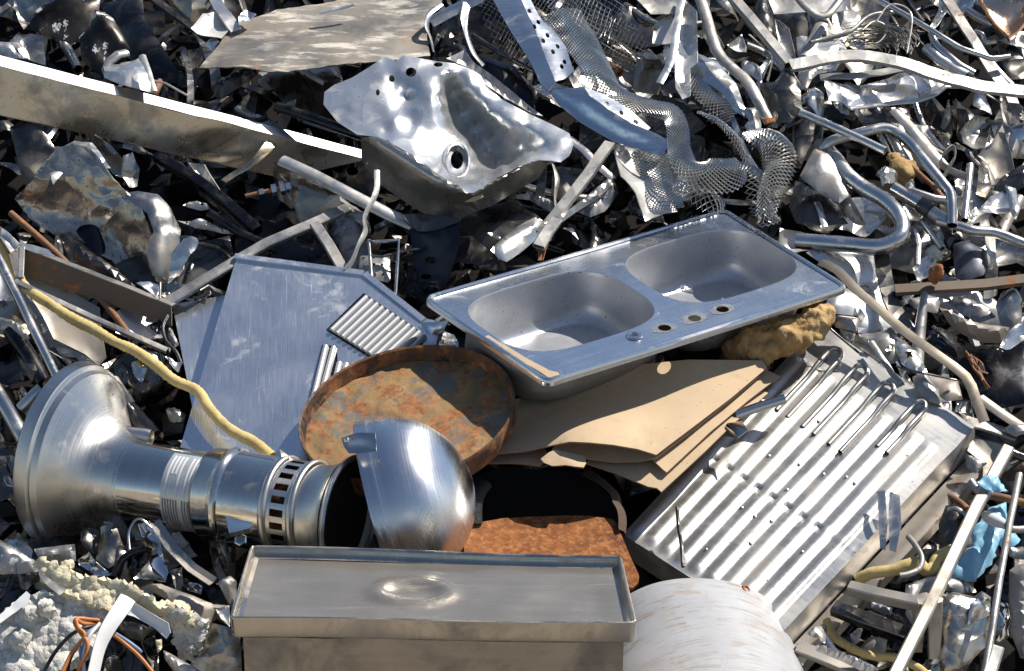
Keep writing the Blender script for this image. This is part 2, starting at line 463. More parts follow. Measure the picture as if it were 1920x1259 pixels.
rust_plate = metal('rust_plate', (.34, .125, .04), .85, .1, met=0, wear=((.36, .24, .15), .12, 38), dirt=((.10, .035, .018), .66, 10), rust=.55, bump=.5, bscale=110, vary=.6, scale=26, spec=.2)
pan_rust = metal('pan_rust', (.42, .255, .095), .78, .12, met=0, wear=((.14, .125, .10), .30, 7), dirt=((.09, .07, .055), .42, 12), rust=.40, bump=.5, bscale=60, vary=.55, scale=10)
card = metal('card', (.55, .41, .265), .9, .04, met=0, vary=.14, scale=5, spec=.12, speck=.02, dirt=((.42, .30, .18), .20, 5), wear=((.47, .34, .21), .05, 14))
card_edge = metal('card_edge', (.36, .255, .15), .95, .04, met=0, vary=.35, scale=40, spec=.1)
foam_tan = metal('foam_tan', (.60, .42, .20), .95, .05, met=0, bump=1, bscale=110, vary=.45, scale=40, spec=.1, dirt=((.30, .11, .03), .52, 7))
foam_white = metal('foam_white', (.74, .71, .64), .95, .05, met=0, bump=1, bscale=140, vary=.35, scale=40, spec=.1, dirt=((.35, .31, .26), .25, 16), speck=.1)
foam_cream = metal('foam_cream', (.82, .72, .50), .95, .05, met=0, bump=1, bscale=140, vary=.3, scale=40, spec=.1)
hose_yellow = metal('hose_yellow', (.62, .47, .20), .85, .05, met=0, bump=.3, bscale=90, vary=.25, scale=16, spec=.2, dirt=((.30, .20, .09), .22, 14), brush=(420, 3), bamt=.05)
white_paint = metal('white_paint', (.62, .61, .60), .45, .1, met=0, vary=.10, dirt=((.33, .22, .12), .12, 7), brush=(2, 40), bamt=.1)
white_plate = metal('white_plate', (.72, .72, .71), .5, .1, met=0, vary=.08)
blue_plastic = metal('blue_plastic', (.27, .52, .68), .35, .1, met=0, vary=.18, bump=.12, bscale=30, scale=20)
copper = metal('copper', (.80, .58, .42), .22, .15, rust=.12, vary=.2)
rubber = metal('rubber', (.02, .02, .02), .6, .1, met=0, bump=.6, bscale=120)
wire_orange = metal('wire_orange', (.55, .19, .05), .5, .05, met=0, vary=.2)
wire_blue = metal('wire_blue', (.20, .30, .45), .5, .05, met=0, vary=.2)
wire_black = metal('wire_black', (.02, .02, .022), .45, .05, met=0)
wire_white = metal('wire_white', (.6, .58, .55), .5, .05, met=0)
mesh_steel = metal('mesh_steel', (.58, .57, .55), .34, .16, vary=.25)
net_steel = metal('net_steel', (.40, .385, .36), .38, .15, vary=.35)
corr_alu = metal('corr_alu', (.60, .585, .56), .40, .14, met=.85, brush=(4, 70), bamt=.1, dirt=((.31, .26, .19), .32, 8), vary=.16, speck=.06)
tan_tape = metal('tan_tape', (.46, .34, .21), .8, .1, met=0, vary=.25, scale=20)
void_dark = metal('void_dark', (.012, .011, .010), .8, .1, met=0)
white_rusty = metal('white_rusty', (.66, .64, .60), .45, .2, met=.4, rust=.22, vary=.2, scale=12)
crumple_brown = metal('crumple_brown', (.46, .42, .365), .24, .14, met=.84, dirt=((.07, .06, .05), .16, 24), vary=.25, speck=.25, wrink=(7, .5))
galv_pipe = metal('galv_pipe', (.66, .65, .63), .25, .18, dirt=(DUST, .18, 9), bump=.06, bscale=14, vary=.15)
speck_white = metal('speck_white', (.76, .75, .73), .42, .2, wear=((.10, .08, .05), .10, 30), vary=.1)
dark_blue = metal('dark_blue', (.16, .17, .20), .5, .2, vary=.3, dirt=(DUST, .1, 10))
black_gloss = metal('black_gloss', (.10, .10, .10), .16, .12, dirt=((.05, .04, .03), .2, 12), vary=.4, bump=.06, bscale=14)
stained_tube = metal('stained_tube', (.55, .51, .45), .4, .2, dirt=((.40, .22, .07), .34, 14), vary=.2)
frosty = metal('frosty', (.40, .39, .38), .45, .2, wear=((.68, .66, .62), .26, 22), vary=.3, bump=.1)
tank_dark = metal('tank_dark', (.30, .28, .25), .22, .16, dirt=((.12, .09, .06), .3, 10), vary=.35, bump=.06, bscale=16)
tank_can = metal('tank_can', (.54, .50, .44), .28, .2, dirt=((.30, .24, .17), .3, 9), vary=.2, wrink=(10, .4))
strip_dark = metal('strip_dark', (.20, .175, .14), .45, .2, met=.85, dirt=((.12, .095, .065), .4, 10), rust=.1, vary=.3)
# ------------------------------------------------------------------ ground: dirt yard, and the body of the heap under the scrap
def build_ground():
    ax = np.unique(np.concatenate([np.linspace(-400, -6, 9), np.linspace(-6, 6, 97), np.linspace(6, 400, 9)]))
    ay = np.unique(np.concatenate([np.linspace(-400, -6, 9), np.linspace(-6, 8, 113), np.linspace(8, 400, 9)]))
    V = []
    for y in ay:
        for x in ax:
            yy = min(y, 2.6)
            z = SLOPE*yy-.42
            e = max(0.0, abs(x)-3.0); z -= e*.8
            e = max(0.0, y-3.4); z -= e*.7
            z = max(z, -1.35)
            near = abs(x) < 5.5 and -2.6 < y < 6
            z += (.07*mnoise.noise(Vector((x*2.3, y*2.3, 0)))+.03*mnoise.noise(Vector((x*7, y*7, 4)))) if near else 0
            V.append((x, y, z))
    n = len(ax)
    F = [(j*n+i, j*n+i+1, (j+1)*n+i+1, (j+1)*n+i) for j in range(len(ay)-1) for i in range(n-1)]
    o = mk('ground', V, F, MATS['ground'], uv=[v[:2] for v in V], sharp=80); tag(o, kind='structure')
m = bpy.data.materials.new('ground'); m.use_nodes = True; MATS['ground'] = m
def _():
    N, L = m.node_tree.nodes, m.node_tree.links; b = N['Principled BSDF']; b.inputs['Roughness'].default_value = .95
    b.inputs['Specular IOR Level'].default_value = .2
    g = N.new('ShaderNodeNewGeometry'); s = N.new('ShaderNodeSeparateXYZ'); L.new(g.outputs['Position'], s.inputs[0])
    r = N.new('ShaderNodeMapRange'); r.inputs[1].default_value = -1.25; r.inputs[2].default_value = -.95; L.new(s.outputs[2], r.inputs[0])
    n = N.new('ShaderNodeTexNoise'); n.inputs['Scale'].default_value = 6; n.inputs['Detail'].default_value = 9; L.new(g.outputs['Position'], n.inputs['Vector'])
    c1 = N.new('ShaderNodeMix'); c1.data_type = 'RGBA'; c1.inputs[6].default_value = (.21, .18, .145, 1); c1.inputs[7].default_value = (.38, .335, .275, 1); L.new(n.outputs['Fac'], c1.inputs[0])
    c2 = N.new('ShaderNodeMix'); c2.data_type = 'RGBA'; c2.inputs[7].default_value = (.012, .010, .009, 1); L.new(c1.outputs[2], c2.inputs[6]); L.new(r.outputs[0], c2.inputs[0])  # heap body near black: the gaps' deep shade is put into its colour
    L.new(c2.outputs[2], b.inputs['Base Color'])
_()
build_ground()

def pmesh(name, mat, fn, outer, holes, sp, parent, **k):
    """mesh a 2-D outline and map it into space with fn(u, v)"""
    V2, F, nb = tri2d(outer, holes, sp, random.Random(seed_of(name)))
    V = np.array([fn(a[0], a[1]) for a in V2])
    f = F[0]; n = np.cross(V[f[1]]-V[f[0]], V[f[2]]-V[f[0]])
    if n@(np.array((0, -.3, 1))) < 0: F = [g[::-1] for g in F]
    return mk(name, V, F, mat, parent, uv=V2, **k)
def superell(cx, cy, rx, ry, p, n):
    a = np.linspace(0, math.tau, n, endpoint=False); c, s = np.cos(a), np.sin(a)
    return np.stack([cx+rx*np.sign(c)*np.abs(c)**(2/p), cy+ry*np.sign(s)*np.abs(s)**(2/p)], 1)
def grid_geo(fn, nu, nv):
    V = [fn(i/nu, j/nv) for j in range(nv+1) for i in range(nu+1)]
    U = [(i/nu, j/nv) for j in range(nv+1) for i in range(nu+1)]
    F = [(j*(nu+1)+i, j*(nu+1)+i+1, (j+1)*(nu+1)+i+1, (j+1)*(nu+1)+i) for j in range(nv) for i in range(nu)]
    return V, F, U

# ------------------------------------------------------------------ double sink
def double_sink():
    z = P(1195, 556, .17)[2]
    p = Patch(PZ(795, 560, z), PZ(1360, 395, z), PZ(1590, 540, z), PZ(1025, 718, z))
    L, Wd = p.L, p.W
    t = thing('double_sink', 'stainless double bowl sink with tap holes lying on cardboard', 'sink', p.at(.5, .5, -.1))
    fn = lambda u, v, n=0.0: p.at(u/L, v/Wd, n)
    rc = .022; outer = []
    for cx, cy, a0 in ((L-rc, Wd-rc, 0), (rc, Wd-rc, 90), (rc, rc, 180), (L-rc, rc, 270)):
        for a in np.linspace(a0, a0+90, 5): outer.append((cx+rc*math.cos(RAD(a)), cy+rc*math.sin(RAD(a))))
    outer = densify(outer, .03)
    bowls = [(.265, .455, .232, .335), (.7625, .455, .222, .325)]
    loops = [superell(a*L, b*Wd, c*L, d*Wd, 3.3, 96) for a, b, c, d in bowls]
    taps = [circle2(u*L, v*Wd, .0155, n=14) for u, v in ((.433, .862), (.533, .860), (.628, .857))]
    # raised outer bead and slight inward fall, so the light breaks along the border
    def deck(u, v):
        e = min(u, L-u, v, Wd-v)
        return fn(u, v, 0)
    dk = pmesh('rim', sink_steel, deck, outer, loops+taps, .021, t, sharp=50)
    mb = MB(); k = len(outer); rings = []
    for off, dn in ((-.011, .0003), (-.007, .0042), (-.002, .0045), (.002, .0005), (.003, -.006), (.0025, -.013)):
        c = np.array((L/2, Wd/2)); rings.append([fn(*(c+(q-c)*(1+off/np.linalg.norm(q-c))), dn+.001) for q in outer])
    V = [v for r in rings for v in r]
    F = [(i+j*k, (i+1) % k+j*k, (i+1) % k+(j+1)*k, i+(j+1)*k) for j in range(5) for i in range(k)]
    mb.add(V, F); mb.build('edge_lip', sink_steel, t, solid=.0012)
    for (a, b, c, d), lp in zip(bowls, loops):
        prof = [(1.0, 0, 3.3), (.998, -.0006, 3.3), (.995, -.003, 3.3), (.992, -.008, 3.35), (.989, -.02, 3.5), (.987, -.045, 3.8), (.985, -.075, 4.2), (.982, -.095, 4.6)]
        prof += [(.981-.13*(1-math.cos(RAD(q)))-.006*math.sin(RAD(q)), -.095-.038*math.sin(RAD(q)), 4.6-.004*q) for q in range(10, 91, 10)]+[(.6, -.1345, 3.2), (.3, -.1365, 2.6), (.16, -.1375, 2), (.06, -.138, 2)]
        ctr = np.array((a*L, b*Wd)); V = []; n = len(lp); U = []
        for s, dp, pw in prof:
            for w in superell(ctr[0], ctr[1], c*L*s, d*Wd*s, pw, 96): V.append(fn(w[0], w[1], dp)); U.append((w[0], w[1]+dp*2))
        F = [(i+j*n, (i+1) % n+j*n, (i+1) % n+(j+1)*n, i+(j+1)*n) for j in range(len(prof)-1) for i in range(n)]
        F = [f[::-1] for f in F]
        bw = mk('bowl', V, F, bowl_steel, t, uv=U, sharp=60, solid=.0014, offset=-1, back=bowl_back)
        dr = MB()
        pr = [(.055, -.1350), (.052, -.1335), (.047, -.1345), (.043, -.1405), (.040, -.154)]
        V = [fn(ctr[0]+r*math.cos(x), ctr[1]+.1*Wd*0+r*math.sin(x), dz) for r, dz in pr for x in np.linspace(0, math.tau, 28, endpoint=False)]
        F = [(i+j*28, (i+1) % 28+j*28, (i+1) % 28+(j+1)*28, i+(j+1)*28) for j in range(4) for i in range(28)]
        dr.add(V, F).build('drain_ring', sink_steel, bw, solid=.001)
    pr = [(.0085, .002), (.011, .0055), (.018, .005), (.0205, .001)]
    ring = MB(); u0, v0 = .337*L, .852*Wd
    V = [fn(u0+r*math.cos(x), v0+r*math.sin(x), dz) for r, dz in pr for x in np.linspace(0, math.tau, 22, endpoint=False)]
    F = [(i+j*22, (i+1) % 22+j*22, (i+1) % 22+(j+1)*22, i+(j+1)*22) for j in range(3) for i in range(22)]
    ring.add(V, F).build('tap_washer', chrome, t)
    bk = MB(); V = [fn(u0+.0088*math.cos(x), v0+.0088*math.sin(x), .0022) for x in np.linspace(0, math.tau, 16, endpoint=False)]
    bk.add(V, [tuple(range(16))]).build('hole_shade_disc', void_dark, t)  # flat black disc paints the dark of the hole; the deck is uncut here
    # tan strip of old sealant along the short near side
    st = pmesh('sealant_strip', tan_tape, lambda u, v: fn(u, v, .0052+.0008*math.sin(v*60)), densify([(f*L, g*Wd) for f, g in ((.005, .5), (.016, .5), (.024, .72), (.036, .93), (.050, .965), (.046, .985), (.014, .982), (.006, .75))], .02), [], .02, t, solid=.001)
    for u_ in (.433, .628):  # added plates, unseen under the deck, block the sun through two tap holes
        pmesh('tap_backing', rust_rod, lambda a, b: fn(a, b, -.012), densify([((u_-.035)*L, .80*Wd), ((u_+.035)*L, .80*Wd), ((u_+.035)*L, .92*Wd), ((u_-.035)*L, .92*Wd)], .03), [], .03, t)
    # stains round the tap holes
    for u, v, r, s in ((.433, .862, .021, 1), (.533, .860, .022, 2), (.628, .857, .021, 3)):
        rr = random.Random(s); lp = [(u*L+r*1.5*(1+rr.uniform(-.12, .25))*math.cos(x), v*Wd+r*.98*(1+rr.uniform(-.12, .2))*math.sin(x)) for x in np.linspace(0, math.tau, 18, endpoint=False)]
        hs = [h for h in taps if inside(np.array(lp), h).all()]
        pmesh('mineral_stain', stain, lambda a, b: fn(a, b, .0006), densify(lp, .012), hs, .014, t)
stain = metal('stain', (.64, .61, .56), .36, .1, met=.92, rust=.16, vary=.25, scale=45)
double_sink()

# ------------------------------------------------------------------ lidded steel tank in the foreground
def steel_tank():
    z = P(812, 1165, .47)[2]
    p = Patch(PZ(470, 1022, z), PZ(1165, 1042, z), PZ(1194, 1168, z), PZ(430, 1158, z))
    L, Wd = p.L, p.W; fn = lambda u, v, n=0.0: p.at(u/L, v/Wd, n)
    t = thing('steel_tank', 'brownish stainless tank with a dented tray lid in the foreground', 'tank', p.at(.5, .5, -.3))
    rc = .014
    def loop(ins, n=0.0):
        o = []
        for cx, cy, a0 in ((L-rc, Wd-rc, 0), (rc, Wd-rc, 90), (rc, rc, 180), (L-rc, rc, 270)):
            for a in np.linspace(a0, a0+90, 5): o.append((cx+(rc-ins)*math.cos(RAD(a)), cy+(rc-ins)*math.sin(RAD(a))))
        return densify(o, .04)
    base = loop(0); k = len(base); c = np.array((L/2, Wd/2))
    def ring(ins, n):
        out = []
        for q in base:
            w = np.array((min(max(q[0], ins), L-ins), min(max(q[1], ins), Wd-ins)))
            if ins < 0: w = c+(q-c)*(1-ins/np.linalg.norm(q-c))
            out.append(fn(w[0], w[1], n+.002*math.sin(w[0]*9)))
        return out
    lid = thing('lid', None, None, p.at(.5, .5)); lid.parent = t; lid.location = lid.location-t.location
    rings = [ring(.001, -.047), ring(0, -.044), ring(-.001, -.006), ring(0, -.001), ring(.003, 0), ring(.006, -.002), ring(.008, -.008), ring(.010, -.019), ring(.018, -.022)]
    V = [v for r in rings for v in r]; U = [(q[0]+q[1], j*.01) for j in range(len(rings)) for q in base]
    F = [(i+j*k, (i+1) % k+j*k, (i+1) % k+(j+1)*k, i+(j+1)*k) for j in range(len(rings)-1) for i in range(k)]
    mk('lid_rim', V, F, tank_steel, lid, uv=U, sharp=60)
    def floor(u, v):
        x, y = (u-.445*L)/.070, (v-.50*Wd)/.040
        r = math.hypot(x, y); d = .010*math.exp(-((r-1)/.28)**2)-.006*math.exp(-(r/.8)**2)
        d += .005*mnoise.noise(Vector((u*5, v*7, 2)))+.0015*mnoise.noise(Vector((u*17, v*23, 2)))
        e = min(u-.018, L-.018-u, v-.018, Wd-.018-v); d *= min(1, max(0, e/.04))
        return fn(u, v, -.022+d)
    fl = densify([(.018, .018), (L-.018, .018), (L-.018, Wd-.018), (.018, Wd-.018)], .012)
    V2, F, nb = tri2d(fl, [], .0115, random.Random(3)); V = np.array([floor(*a) for a in V2])
    if np.cross(V[F[0][1]]-V[F[0][0]], V[F[0][2]]-V[F[0][0]])[2] < 0: F = [f[::-1] for f in F]
    mk('lid_floor', V, F, lid_steel, lid, uv=V2, sharp=60)
    a, b = .022, Wd-.012
    cs = [(a, .02), (L-a, .02), (L-a, b), (a, b)]; H = .75
    mb = MB(); q = densify([(x, y, 0) for x, y in cs], .05)
    lv = np.linspace(-.049, -H, 12)
    def side(u, v, n):
        d = .012*mnoise.noise(Vector((u*3, n*3, v*3)))+.005*mnoise.noise(Vector((u*9, n*9, v)))
        s = (.0 if n < -.06 else 0)
        return fn(u, v-(d if v > Wd*.5 else 0), n)
    V = [side(w[0], w[1], n) for n in lv for w in q]; U = [(w[0], n) for n in lv for w in q]; k2 = len(q)
    F = [(i+j*k2, i+(j+1)*k2, (i+1) % k2+(j+1)*k2, (i+1) % k2+j*k2) for j in range(len(lv)-1) for i in range(k2)]
    mk('tank_body', V, F, tank_side, t, uv=U, sharp=40)
tank_side = metal('tank_side', (.36, .325, .28), .30, .14, met=.9, brush=(3, 60), bamt=.10, dirt=((.16, .125, .09), .36, 6), vary=.3, wrink=(2.2, .10))
lid_steel = metal('lid_steel', (.42, .37, .305), .25, .06, met=.72, brush=(3, 30), bamt=.10, vary=.12, streak=((.30, .26, .21), .16, 4, 30), wrink=(2.5, .06))
steel_tank()

# ------------------------------------------------------------------ patio heater (flared foot, pipe, slotted collar) and its dome
def rings_geo(rows, n=64):
    V, U = [], []; s = 0; pc = None
    for c, ax, r in rows:
        c = np.asarray(c, float); ax = np.asarray(ax, float)/np.linalg.norm(ax)
        x = UP-(UP@ax)*ax; x /= np.linalg.norm(x); y = np.cross(ax, x)
        if pc is not None: s += math.hypot(np.linalg.norm(c-pc[0]), r-pc[1])
        pc = (c, r)
        for a in np.linspace(0, math.tau, n, endpoint=False):
            V.append(c+(x*math.cos(a)+y*math.sin(a))*r); U.append((a*.1, s))
    F = [(i+j*n, (i+1) % n+j*n, (i+1) % n+(j+1)*n, i+(j+1)*n) for j in range(len(rows)-1) for i in range(n)]
    return V, F, U
VIEW = -FW
def heater():
    A = P(105, 877, .03); B = P(652, 967, .19)
    ax = (B-A)/np.linalg.norm(B-A); Ltot = np.linalg.norm(B-A); k = Ltot/553.0      # metres per photo pixel along the axis
    at = lambda s: A+ax*(s*k)
    px = 1/800.0
    t = thing('patio_heater', 'fallen stainless patio heater with flared foot and slotted collar', 'heater', at(280))
    C0 = P(126, 849, .03); C1 = at(128); rimdir = np.array(ax)+UP*(-.07)
    rows = []
    for s, r in ((-2, 158), (-4, 163), (0, 167), (6, 168), (26, 167), (29, 164), (31, 160), (44, 157), (47, 153), (52, 146), (62, 132), (73, 118), (84, 106), (95, 96), (107, 87), (120, 80), (134, 75), (150, 71.8), (160, 70.8)):
        f = min(1, max(0, s/150)); c = C0+(at(150)-C0)*s/150 if s < 150 else at(s)
        rows.append((c, rimdir*(1-f)+ax*f, r*px))
    V, F, U = rings_geo(rows, 72); mk('flared_foot', V, F, spun_steel, t, uv=U, sharp=30, solid=.0014, offset=-1)
    V, F, U = rings_geo([(at(s), ax, r*px) for s, r in ((150, 70.5), (152, 71.8), (156, 71), (225, 70), (330, 70.5))], 64)
    pipe = mk('pipe', V, F, pipe_steel, t, uv=U, sharp=30, solid=.0012, offset=-1)
    # rating plate wrapped on the pipe (print too small to read: ruled columns only)
    def wrap(s0, s1, a0, a1, r, mat, name, par, nu=6, nv=40):
        x = UP-(UP@ax)*ax; x /= np.linalg.norm(x); y = np.cross(ax, x)
        if y@VIEW < 0: y = -y
        f = lambda u, v: at(s0+(s1-s0)*u)+(x*math.cos(a0+(a1-a0)*v)+y*math.sin(a0+(a1-a0)*v))*r*px
        V, F, U = grid_geo(f, nu, nv); return mk(name, V, F, mat, par, uv=[(u*(s1-s0)/800, v*(a1-a0)*r/800) for u, v in U], solid=.0003, offset=1)
    lab = wrap(243, 316, RAD(28), RAD(168), 72.0, label_mat, 'rating_label', pipe)
    def rows_of(a0, a1, n, lo, hi, s, name):
        mb = MB(); x = UP-(UP@ax)*ax; x /= np.linalg.norm(x); y = np.cross(ax, x); rr = random.Random(s)
        if y@VIEW < 0: y = -y
        for i in range(n):
            c = lo+(hi-lo)*(i+.5)/n; w = (hi-lo)/n*.26; e = a1-(a1-a0)*rr.choice((0, 0, .1, .3, .5))
            f = lambda u, v: at(c-w+2*w*u)+(x*math.cos(a0+(e-a0)*v)+y*math.sin(a0+(e-a0)*v))*72.5*px
            V, F, U = grid_geo(f, 1, 12); mb.add(V, F)
        mb.build(name, label_ink if name == 'print_column' else label_line, lab)
    rows_of(RAD(100), RAD(165), 6, 246, 276, 1, 'print_column'); rows_of(RAD(100), RAD(165), 6, 282, 313, 2, 'print_column')
    rows_of(RAD(34), RAD(95), 4, 248, 276, 3, 'ruled_line'); rows_of(RAD(34), RAD(95), 4, 283, 312, 4, 'ruled_line')
    V, F, U = rings_geo([(at(s), ax, r*px) for s, r in ((296, 71), (300, 77), (306, 80.5), (330, 81), (338, 86), (343, 88), (349, 86), (353, 81.5), (400, 80.5), (432, 80))], 64)
    mk('collar', V, F, pipe_steel, t, uv=U, sharp=30, solid=.0012, offset=-1)
    for s in (436, 487):
        V, F, U = rings_geo([(at(s+dx), ax, (80+dr)*px) for dx, dr in ((-8, -1), (-6, 4), (-2, 7), (2, 7), (6, 4), (8, -1))], 64)
        mk('ring_band', V, F, spun_steel, t, uv=U, sharp=40)
    # slotted band: real openings
    NB = 22; mb = MB(); x = UP-(UP@ax)*ax; x /= np.linalg.norm(x); y = np.cross(ax, x)
    for i in range(NB):
        a0 = math.tau*i/NB; d = math.tau/NB
        cells = [(442, 450, 0, 1), (474, 482, 0, 1), (450, 474, 0, .45)]
        for s0, s1, f0, f1 in cells:
            g = lambda u, v: at(s0+(s1-s0)*u)+(x*math.cos(a0+d*(f0+(f1-f0)*v))+y*math.sin(a0+d*(f0+(f1-f0)*v)))*80*px
            V, F, U = grid_geo(g, 1, 3); mb.add(V, F, [(a0*.1, u*.05) for u, v in U])
    mb.build('slotted_band', spun_steel, t, solid=.0014, sharp=40)
    V, F, U = rings_geo([(at(s), ax, r*px) for s, r in ((432, 40), (436, 62), (488, 62), (492, 40))], 30)
    mk('burner_core', V, F, burner, t, uv=U)
    V, F, U = rings_geo([(at(s), ax, r*px) for s, r in ((489, 80), (496, 79), (505, 79.5), (518, 82), (530, 86), (541, 92), (548, 98), (551, 103), (556, 105), (560, 103), (561, 99))], 64)
    mk('top_flare', V, F, spun_steel, t, uv=U, sharp=40, solid=.0013, offset=-1)
    V, F, U = rings_geo([(at(s), ax, r*px) for s, r in ((545, 97), (546, 50), (546, 1))], 48); mk('flare_shade_disc', V, F, void_dark, t, uv=U)  # near-black disc paints the shade inside the flare's open end
    # thermostat bracket and bolt below the collar
    c = P(446, 985, .285); bx = ax; bz = np.cross(bx, VIEW); bz /= np.linalg.norm(bz); bz = -bz if bz[2] < 0 else bz; by = np.cross(bz, bx)
    pts = [(423, 972, .27), (474, 984, .275), (470, 995, .285), (430, 1004, .285)]
    sheet('valve_cover', None, None, chrome, pts, cr=0, sp=12, th=.012, parent=t, raw=True)
    V, F, U = rings_geo([(P(452, 1012, .25)+VIEW*s, VIEW*.8+UP*.5, r) for s, r in ((0, .014), (.012, .014), (.014, .011), (.014, .001))], 6)
    mk('valve_nut', V, F, chrome, t, uv=U, sharp=20)
    sheet('rain_deflector', None, None, brown_steel, [(523, 843, .25), (532, 848, .25), (548, 862, .24), (546, 866, .24), (530, 860, .25)], cr=.001, parent=t, raw=True)
pipe_steel = metal('pipe_steel', (.64, .61, .56), .14, .10, brush=(2, 90), bamt=.05, vary=.12, dirt=((.36, .25, .13), .10, 10))
label_mat = metal('label_mat', (.62, .62, .60), .42, .1, met=.55, vary=.12, scale=40)
label_ink = metal('label_ink', (.20, .19, .18), .6, .1, met=0, vary=.3, scale=300)
label_line = metal('label_line', (.74, .74, .73), .5, .1, met=0, vary=.1)
burner = metal('burner', (.10, .07, .05), .6, .2, rust=.35, vary=.5)
heater()
def dome():
    C = P(731, 944, .20)
    ax = RX*.98+UP*.26+VIEW*.02; ax /= np.linalg.norm(ax); R0 = 147/800
    t = thing('heater_dome', 'polished half round steel dome with a riveted hinge tab', 'dome', C)
    prof = [(-.030, R0*1.006), (-.026, R0*1.010), (-.022, R0*1.006), (-.012, R0*1.004), (-.004, R0*1.003), (-.001, R0*.998), (.0, R0*.996)]
    n = 20
    for i in range(1, n+1):
        a = math.pi/2*i/n; prof.append((R0*.995*math.sin(a), max(.0005, R0*.996*math.cos(a))))
    V, F, U = lathe(prof, C, ax, 80); mk('dome_shell', V, F, dome_steel, t, uv=U, sharp=25, solid=.0016, offset=-1)
    pts = [(640, 822, .43), (668, 812, .43), (704, 812, .425), (706, 846, .425), (684, 850, .43), (654, 850, .43), (645, 838, .43)]
    tab = sheet('hinge_tab', None, None, tube_steel, pts, cr=.0005, sp=10, th=.0018, tl=(4, -6), parent=t, raw=True)
    q = P(651, 826, .436)
    V, F, U = rings_geo([(q+VIEW*s, VIEW, r) for s, r in ((-.008, .0065), (.001, .0065), (.004, .005), (.0055, .0025), (.0058, .0003))], 14); rv = mk('rivet', V, F, chrome, tab, uv=U)
    rv.parent = tab
dome()

# ------------------------------------------------------------------ rusty round pan
def rusty_pan():
    C = P(762, 772, .20)
    nn = np.array((0, 0, 1.0))*1.0+RX*(-.16)+np.array((0, -1, 0))*.15; nn /= np.linalg.norm(nn); R0 = 192/800
    t = thing('rusty_pan', 'rust coated round pan with peeling bottom beside the sink', 'pan', C-nn*.05)
    V, F, U = lathe([(-.052, R0*.965), (-.046, R0*.98), (-.01, R0*1.0), (.0, R0*1.004), (.003, R0), (0, R0*.985), (-.033, R0*.968)], C, nn, 72)
    mk('rim', V, F, pan_rim, t, uv=U, sharp=40, solid=.001)
    def fl(u, v):
        d = .004*mnoise.noise(Vector((u*9, v*9, 1)))+.0025*mnoise.noise(Vector((u*28, v*28, 1)))
        q = mnoise.noise(Vector((u*7+3, v*7, 5)))+.4*mnoise.noise(Vector((u*24, v*24, 5)))
        d += .0035 if q > .10 else 0
        x = RX-(RX@nn)*nn; x /= np.linalg.norm(x); y = np.cross(nn, x)
        return C+x*u+y*v+nn*(-.036+d)
    pmesh('pan_bottom', pan_rust, fl, densify(circle2(0, 0, R0*.972, n=60), .02), [], .0105, t, sharp=40)
pan_rim = metal('pan_rim', (.26, .11, .04), .85, .1, met=0, rust=.4, bump=.4, bscale=60, vary=.6, scale=12, dirt=((.04, .025, .018), .7, 9), wear=((.02, .015, .012), .30, 10))
rusty_pan()

# ------------------------------------------------------------------ brushed panels with louvres
def panels():
    t = thing('louvred_panel', 'large brushed steel panel with two sets of grey louvre bars', 'panel', P(560, 680, .06))
    hh = .07
    sheet('panel_face', None, None, panel_steel, [(444, 482), (682, 515), (800, 600), (826, 606), (815, 665), (700, 780), (575, 866), (450, 900), (335, 850)], h=hh, cr=.0012, folds=1, sp=22, th=.003, parent=t, raw=True)
    bar('folded_edge', None, None, panel_steel, [(440, 482, hh+.004), (682, 514, hh+.004)], 13, 9, 'box', raw=True, parent=t, cap=True)
    bar('folded_edge', None, None, panel_steel, [(684, 515, hh+.004), (794, 602, hh+.004)], 13, 9, 'box', raw=True, parent=t, cap=True)
    sheet('corner_flap', None, None, panel_steel, [(788, 605, hh+.01), (826, 604, hh+.03), (842, 600, hh+.05), (836, 612, hh+.045), (826, 640, hh-.02), (812, 664, hh-.03), (800, 640, hh)], cr=.001, parent=t, raw=True)
    # black sheet under each louvre set paints the shade between bars, then the bars
    sheet('louvre_recess', None, None, black_metal, [(612, 618), (682, 550), (806, 634), (738, 700)], h=hh+.0035, cr=0, sp=30, th=.001, parent=t, raw=True)
    n = 12
    for i in range(n):
        f = (i+.45)/n
        a = np.array((617, 619))*(1-f)+np.array((738, 694))*f; b = np.array((683, 556))*(1-f)+np.array((802, 635))*f
        bar('louvre_bar', None, None, louvre_grey, [(*a, hh+.006), (*b, hh+.006)], 11.2, 8, 'half', raw=True, parent=t, cap=True)
    sheet('louvre_recess', None, None, black_metal, [(563, 818), (604, 647), (632, 650), (633, 680), (696, 686), (690, 700), (640, 800)], h=hh+.0035, cr=0, sp=30, th=.001, parent=t, raw=True)
    for (x0, y0, x1, y1) in ((572, 812, 611, 652), (590, 790, 626, 654), (622, 742, 637, 683), (635, 735, 650, 685), (650, 728, 663, 686), (664, 722, 676, 688), (678, 716, 688, 691)):
        bar('louvre_bar', None, None, louvre_grey, [(x0, y0, hh+.006), (x1, y1, hh+.006)], 12.5, 9, 'half', raw=True, parent=t, cap=True)
    sheet('brushed_sheet', 'narrow blue grey steel panel partly under the louvred panel', 'panel', panel_steel, [(323, 571, .02), (422, 555, .02), (460, 560, .02), (400, 800, .02), (362, 772, .02)], cr=.002, folds=2, sp=18, th=.003, raw=True)
panels()

